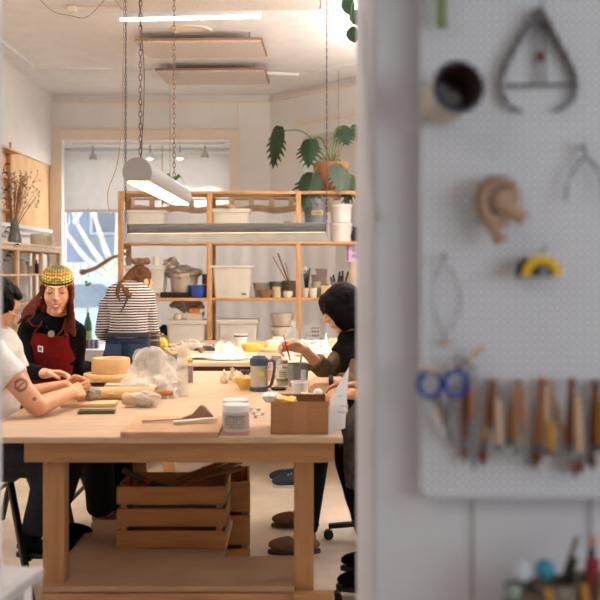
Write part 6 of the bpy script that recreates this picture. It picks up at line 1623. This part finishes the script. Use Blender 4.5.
B().tube([(pb1-pb0)*.82, (pb1-pb0)], [.004, .0015], 8).done('bristles', TOOLD, t)

# --- person mostly behind the doorway wall ---------------------------------------------------
t = person('person in a charcoal apron, half hidden by the doorway wall beside the cardboard box', (.45, 4.6, 0))
Ep = dict(head=(.47, 4.52, 1.40), f=(-.9, 0, -.35), u=(-.2, 0, 1), nb=(.47, 4.53, 1.225), ch=(.43, 4.54, 1.0), pv=(.41, 4.58, .74), lat=(0, 1, 0), W=1.0, D=1.1,
  shR=(.45, 4.71, 1.16), elR=(.40, 4.74, .95), wrR=(.265, 4.62, 1.0), handR=((.265, 4.62, 1.0), (-.95, -.05, .08), (0, -.3, -.9), (0, -.8, .4), (30, 40, 35)),
  shL=(.45, 4.36, 1.16), elL=(.385, 4.30, .945), wrL=(.265, 4.36, .995), handL=((.265, 4.36, .995), (-.95, .1, .12), (0, .4, -.9), (0, .6, .6), (30, 45, 35)),
  hipR=(.42, 4.68, .71), knR=(.235, 4.76, .70), anR=(.40, 4.76, .20), hipL=(.42, 4.48, .71), knL=(.235, 4.44, .70), anL=(.37, 4.46, .20), toe=(-1, 0, 0))
bo, Fm = body(t, Ep, [SKIN2], .005)
face(t, Ep['head'], Fm, 1.0, H_DARK)
pr = torso_prims(Ep['pv'], Ep['ch'], Ep['nb'], Ep['lat'], 1.02, 1.12, .014, .05, .93)
for q in 'RL':
    s_, e_ = V(Ep['sh'+q]), V(Ep['el'+q]); pr += [('c', V(Ep['nb'])-V((0, 0, .055)), s_, .06, .066), ('t', [s_, s_.lerp(e_, .55), s_.lerp(e_, .9)], [.066, .062, .06])]
blob('grey_shirt', pr, F_GREY, t, .008, 3, .004)
if (V(Ep['nb'])-V(Ep['pv'])).cross(V(Ep['lat'])).x > 0: Ep['fsign'] = -1
o0 = t.location
ap = B(); ap.grid(lambda u, v: chest_pt(Ep, .74-.74*v, (u-.5)*2.5, .034+.014*v+.005*math.sin(u*16+v*4))-o0, 24, 18, .004)
LP = curve([(.34, 0, .99), (.26, 0, .91), (.215, 0, .84), (.2, 0, .74), (.205, 0, .60)], 4)
def lap(u, v):
    i = v*(len(LP)-1); k = min(int(i), len(LP)-2); p = LP[k].lerp(LP[k+1], i-k)
    return V((p.x+.012*math.sin(u*17+v*3)*v+.05*(2*u-1)**4, 4.27+.56*u, p.z))-o0
ap.grid(lap, 18, 14, .004); apo = ap.done('apron', F_PATT, t)
B().box(V((.205, 4.55, .86))-o0, (.02, .05, .05), .004).done('orange_tag', mat('orange_tag', (226, 130, 40), .7), apo)
trousers(t, Ep, F_BLACK, wide=(.09, .07, .058)); shoes(t, Ep, F_BLACK, BLACK)
pr = [('e', HP(Ep['head'], Fm, 1, p), r, Fm) for p, r in (((0, -.025, .045), (.083, .1, .092)), ((0, -.06, -.01), (.075, .06, .08)), ((0, .04, .095), (.065, .05, .03)))]
blob('hair', pr, H_DARK, t, .007, 2, .004, frq=36)
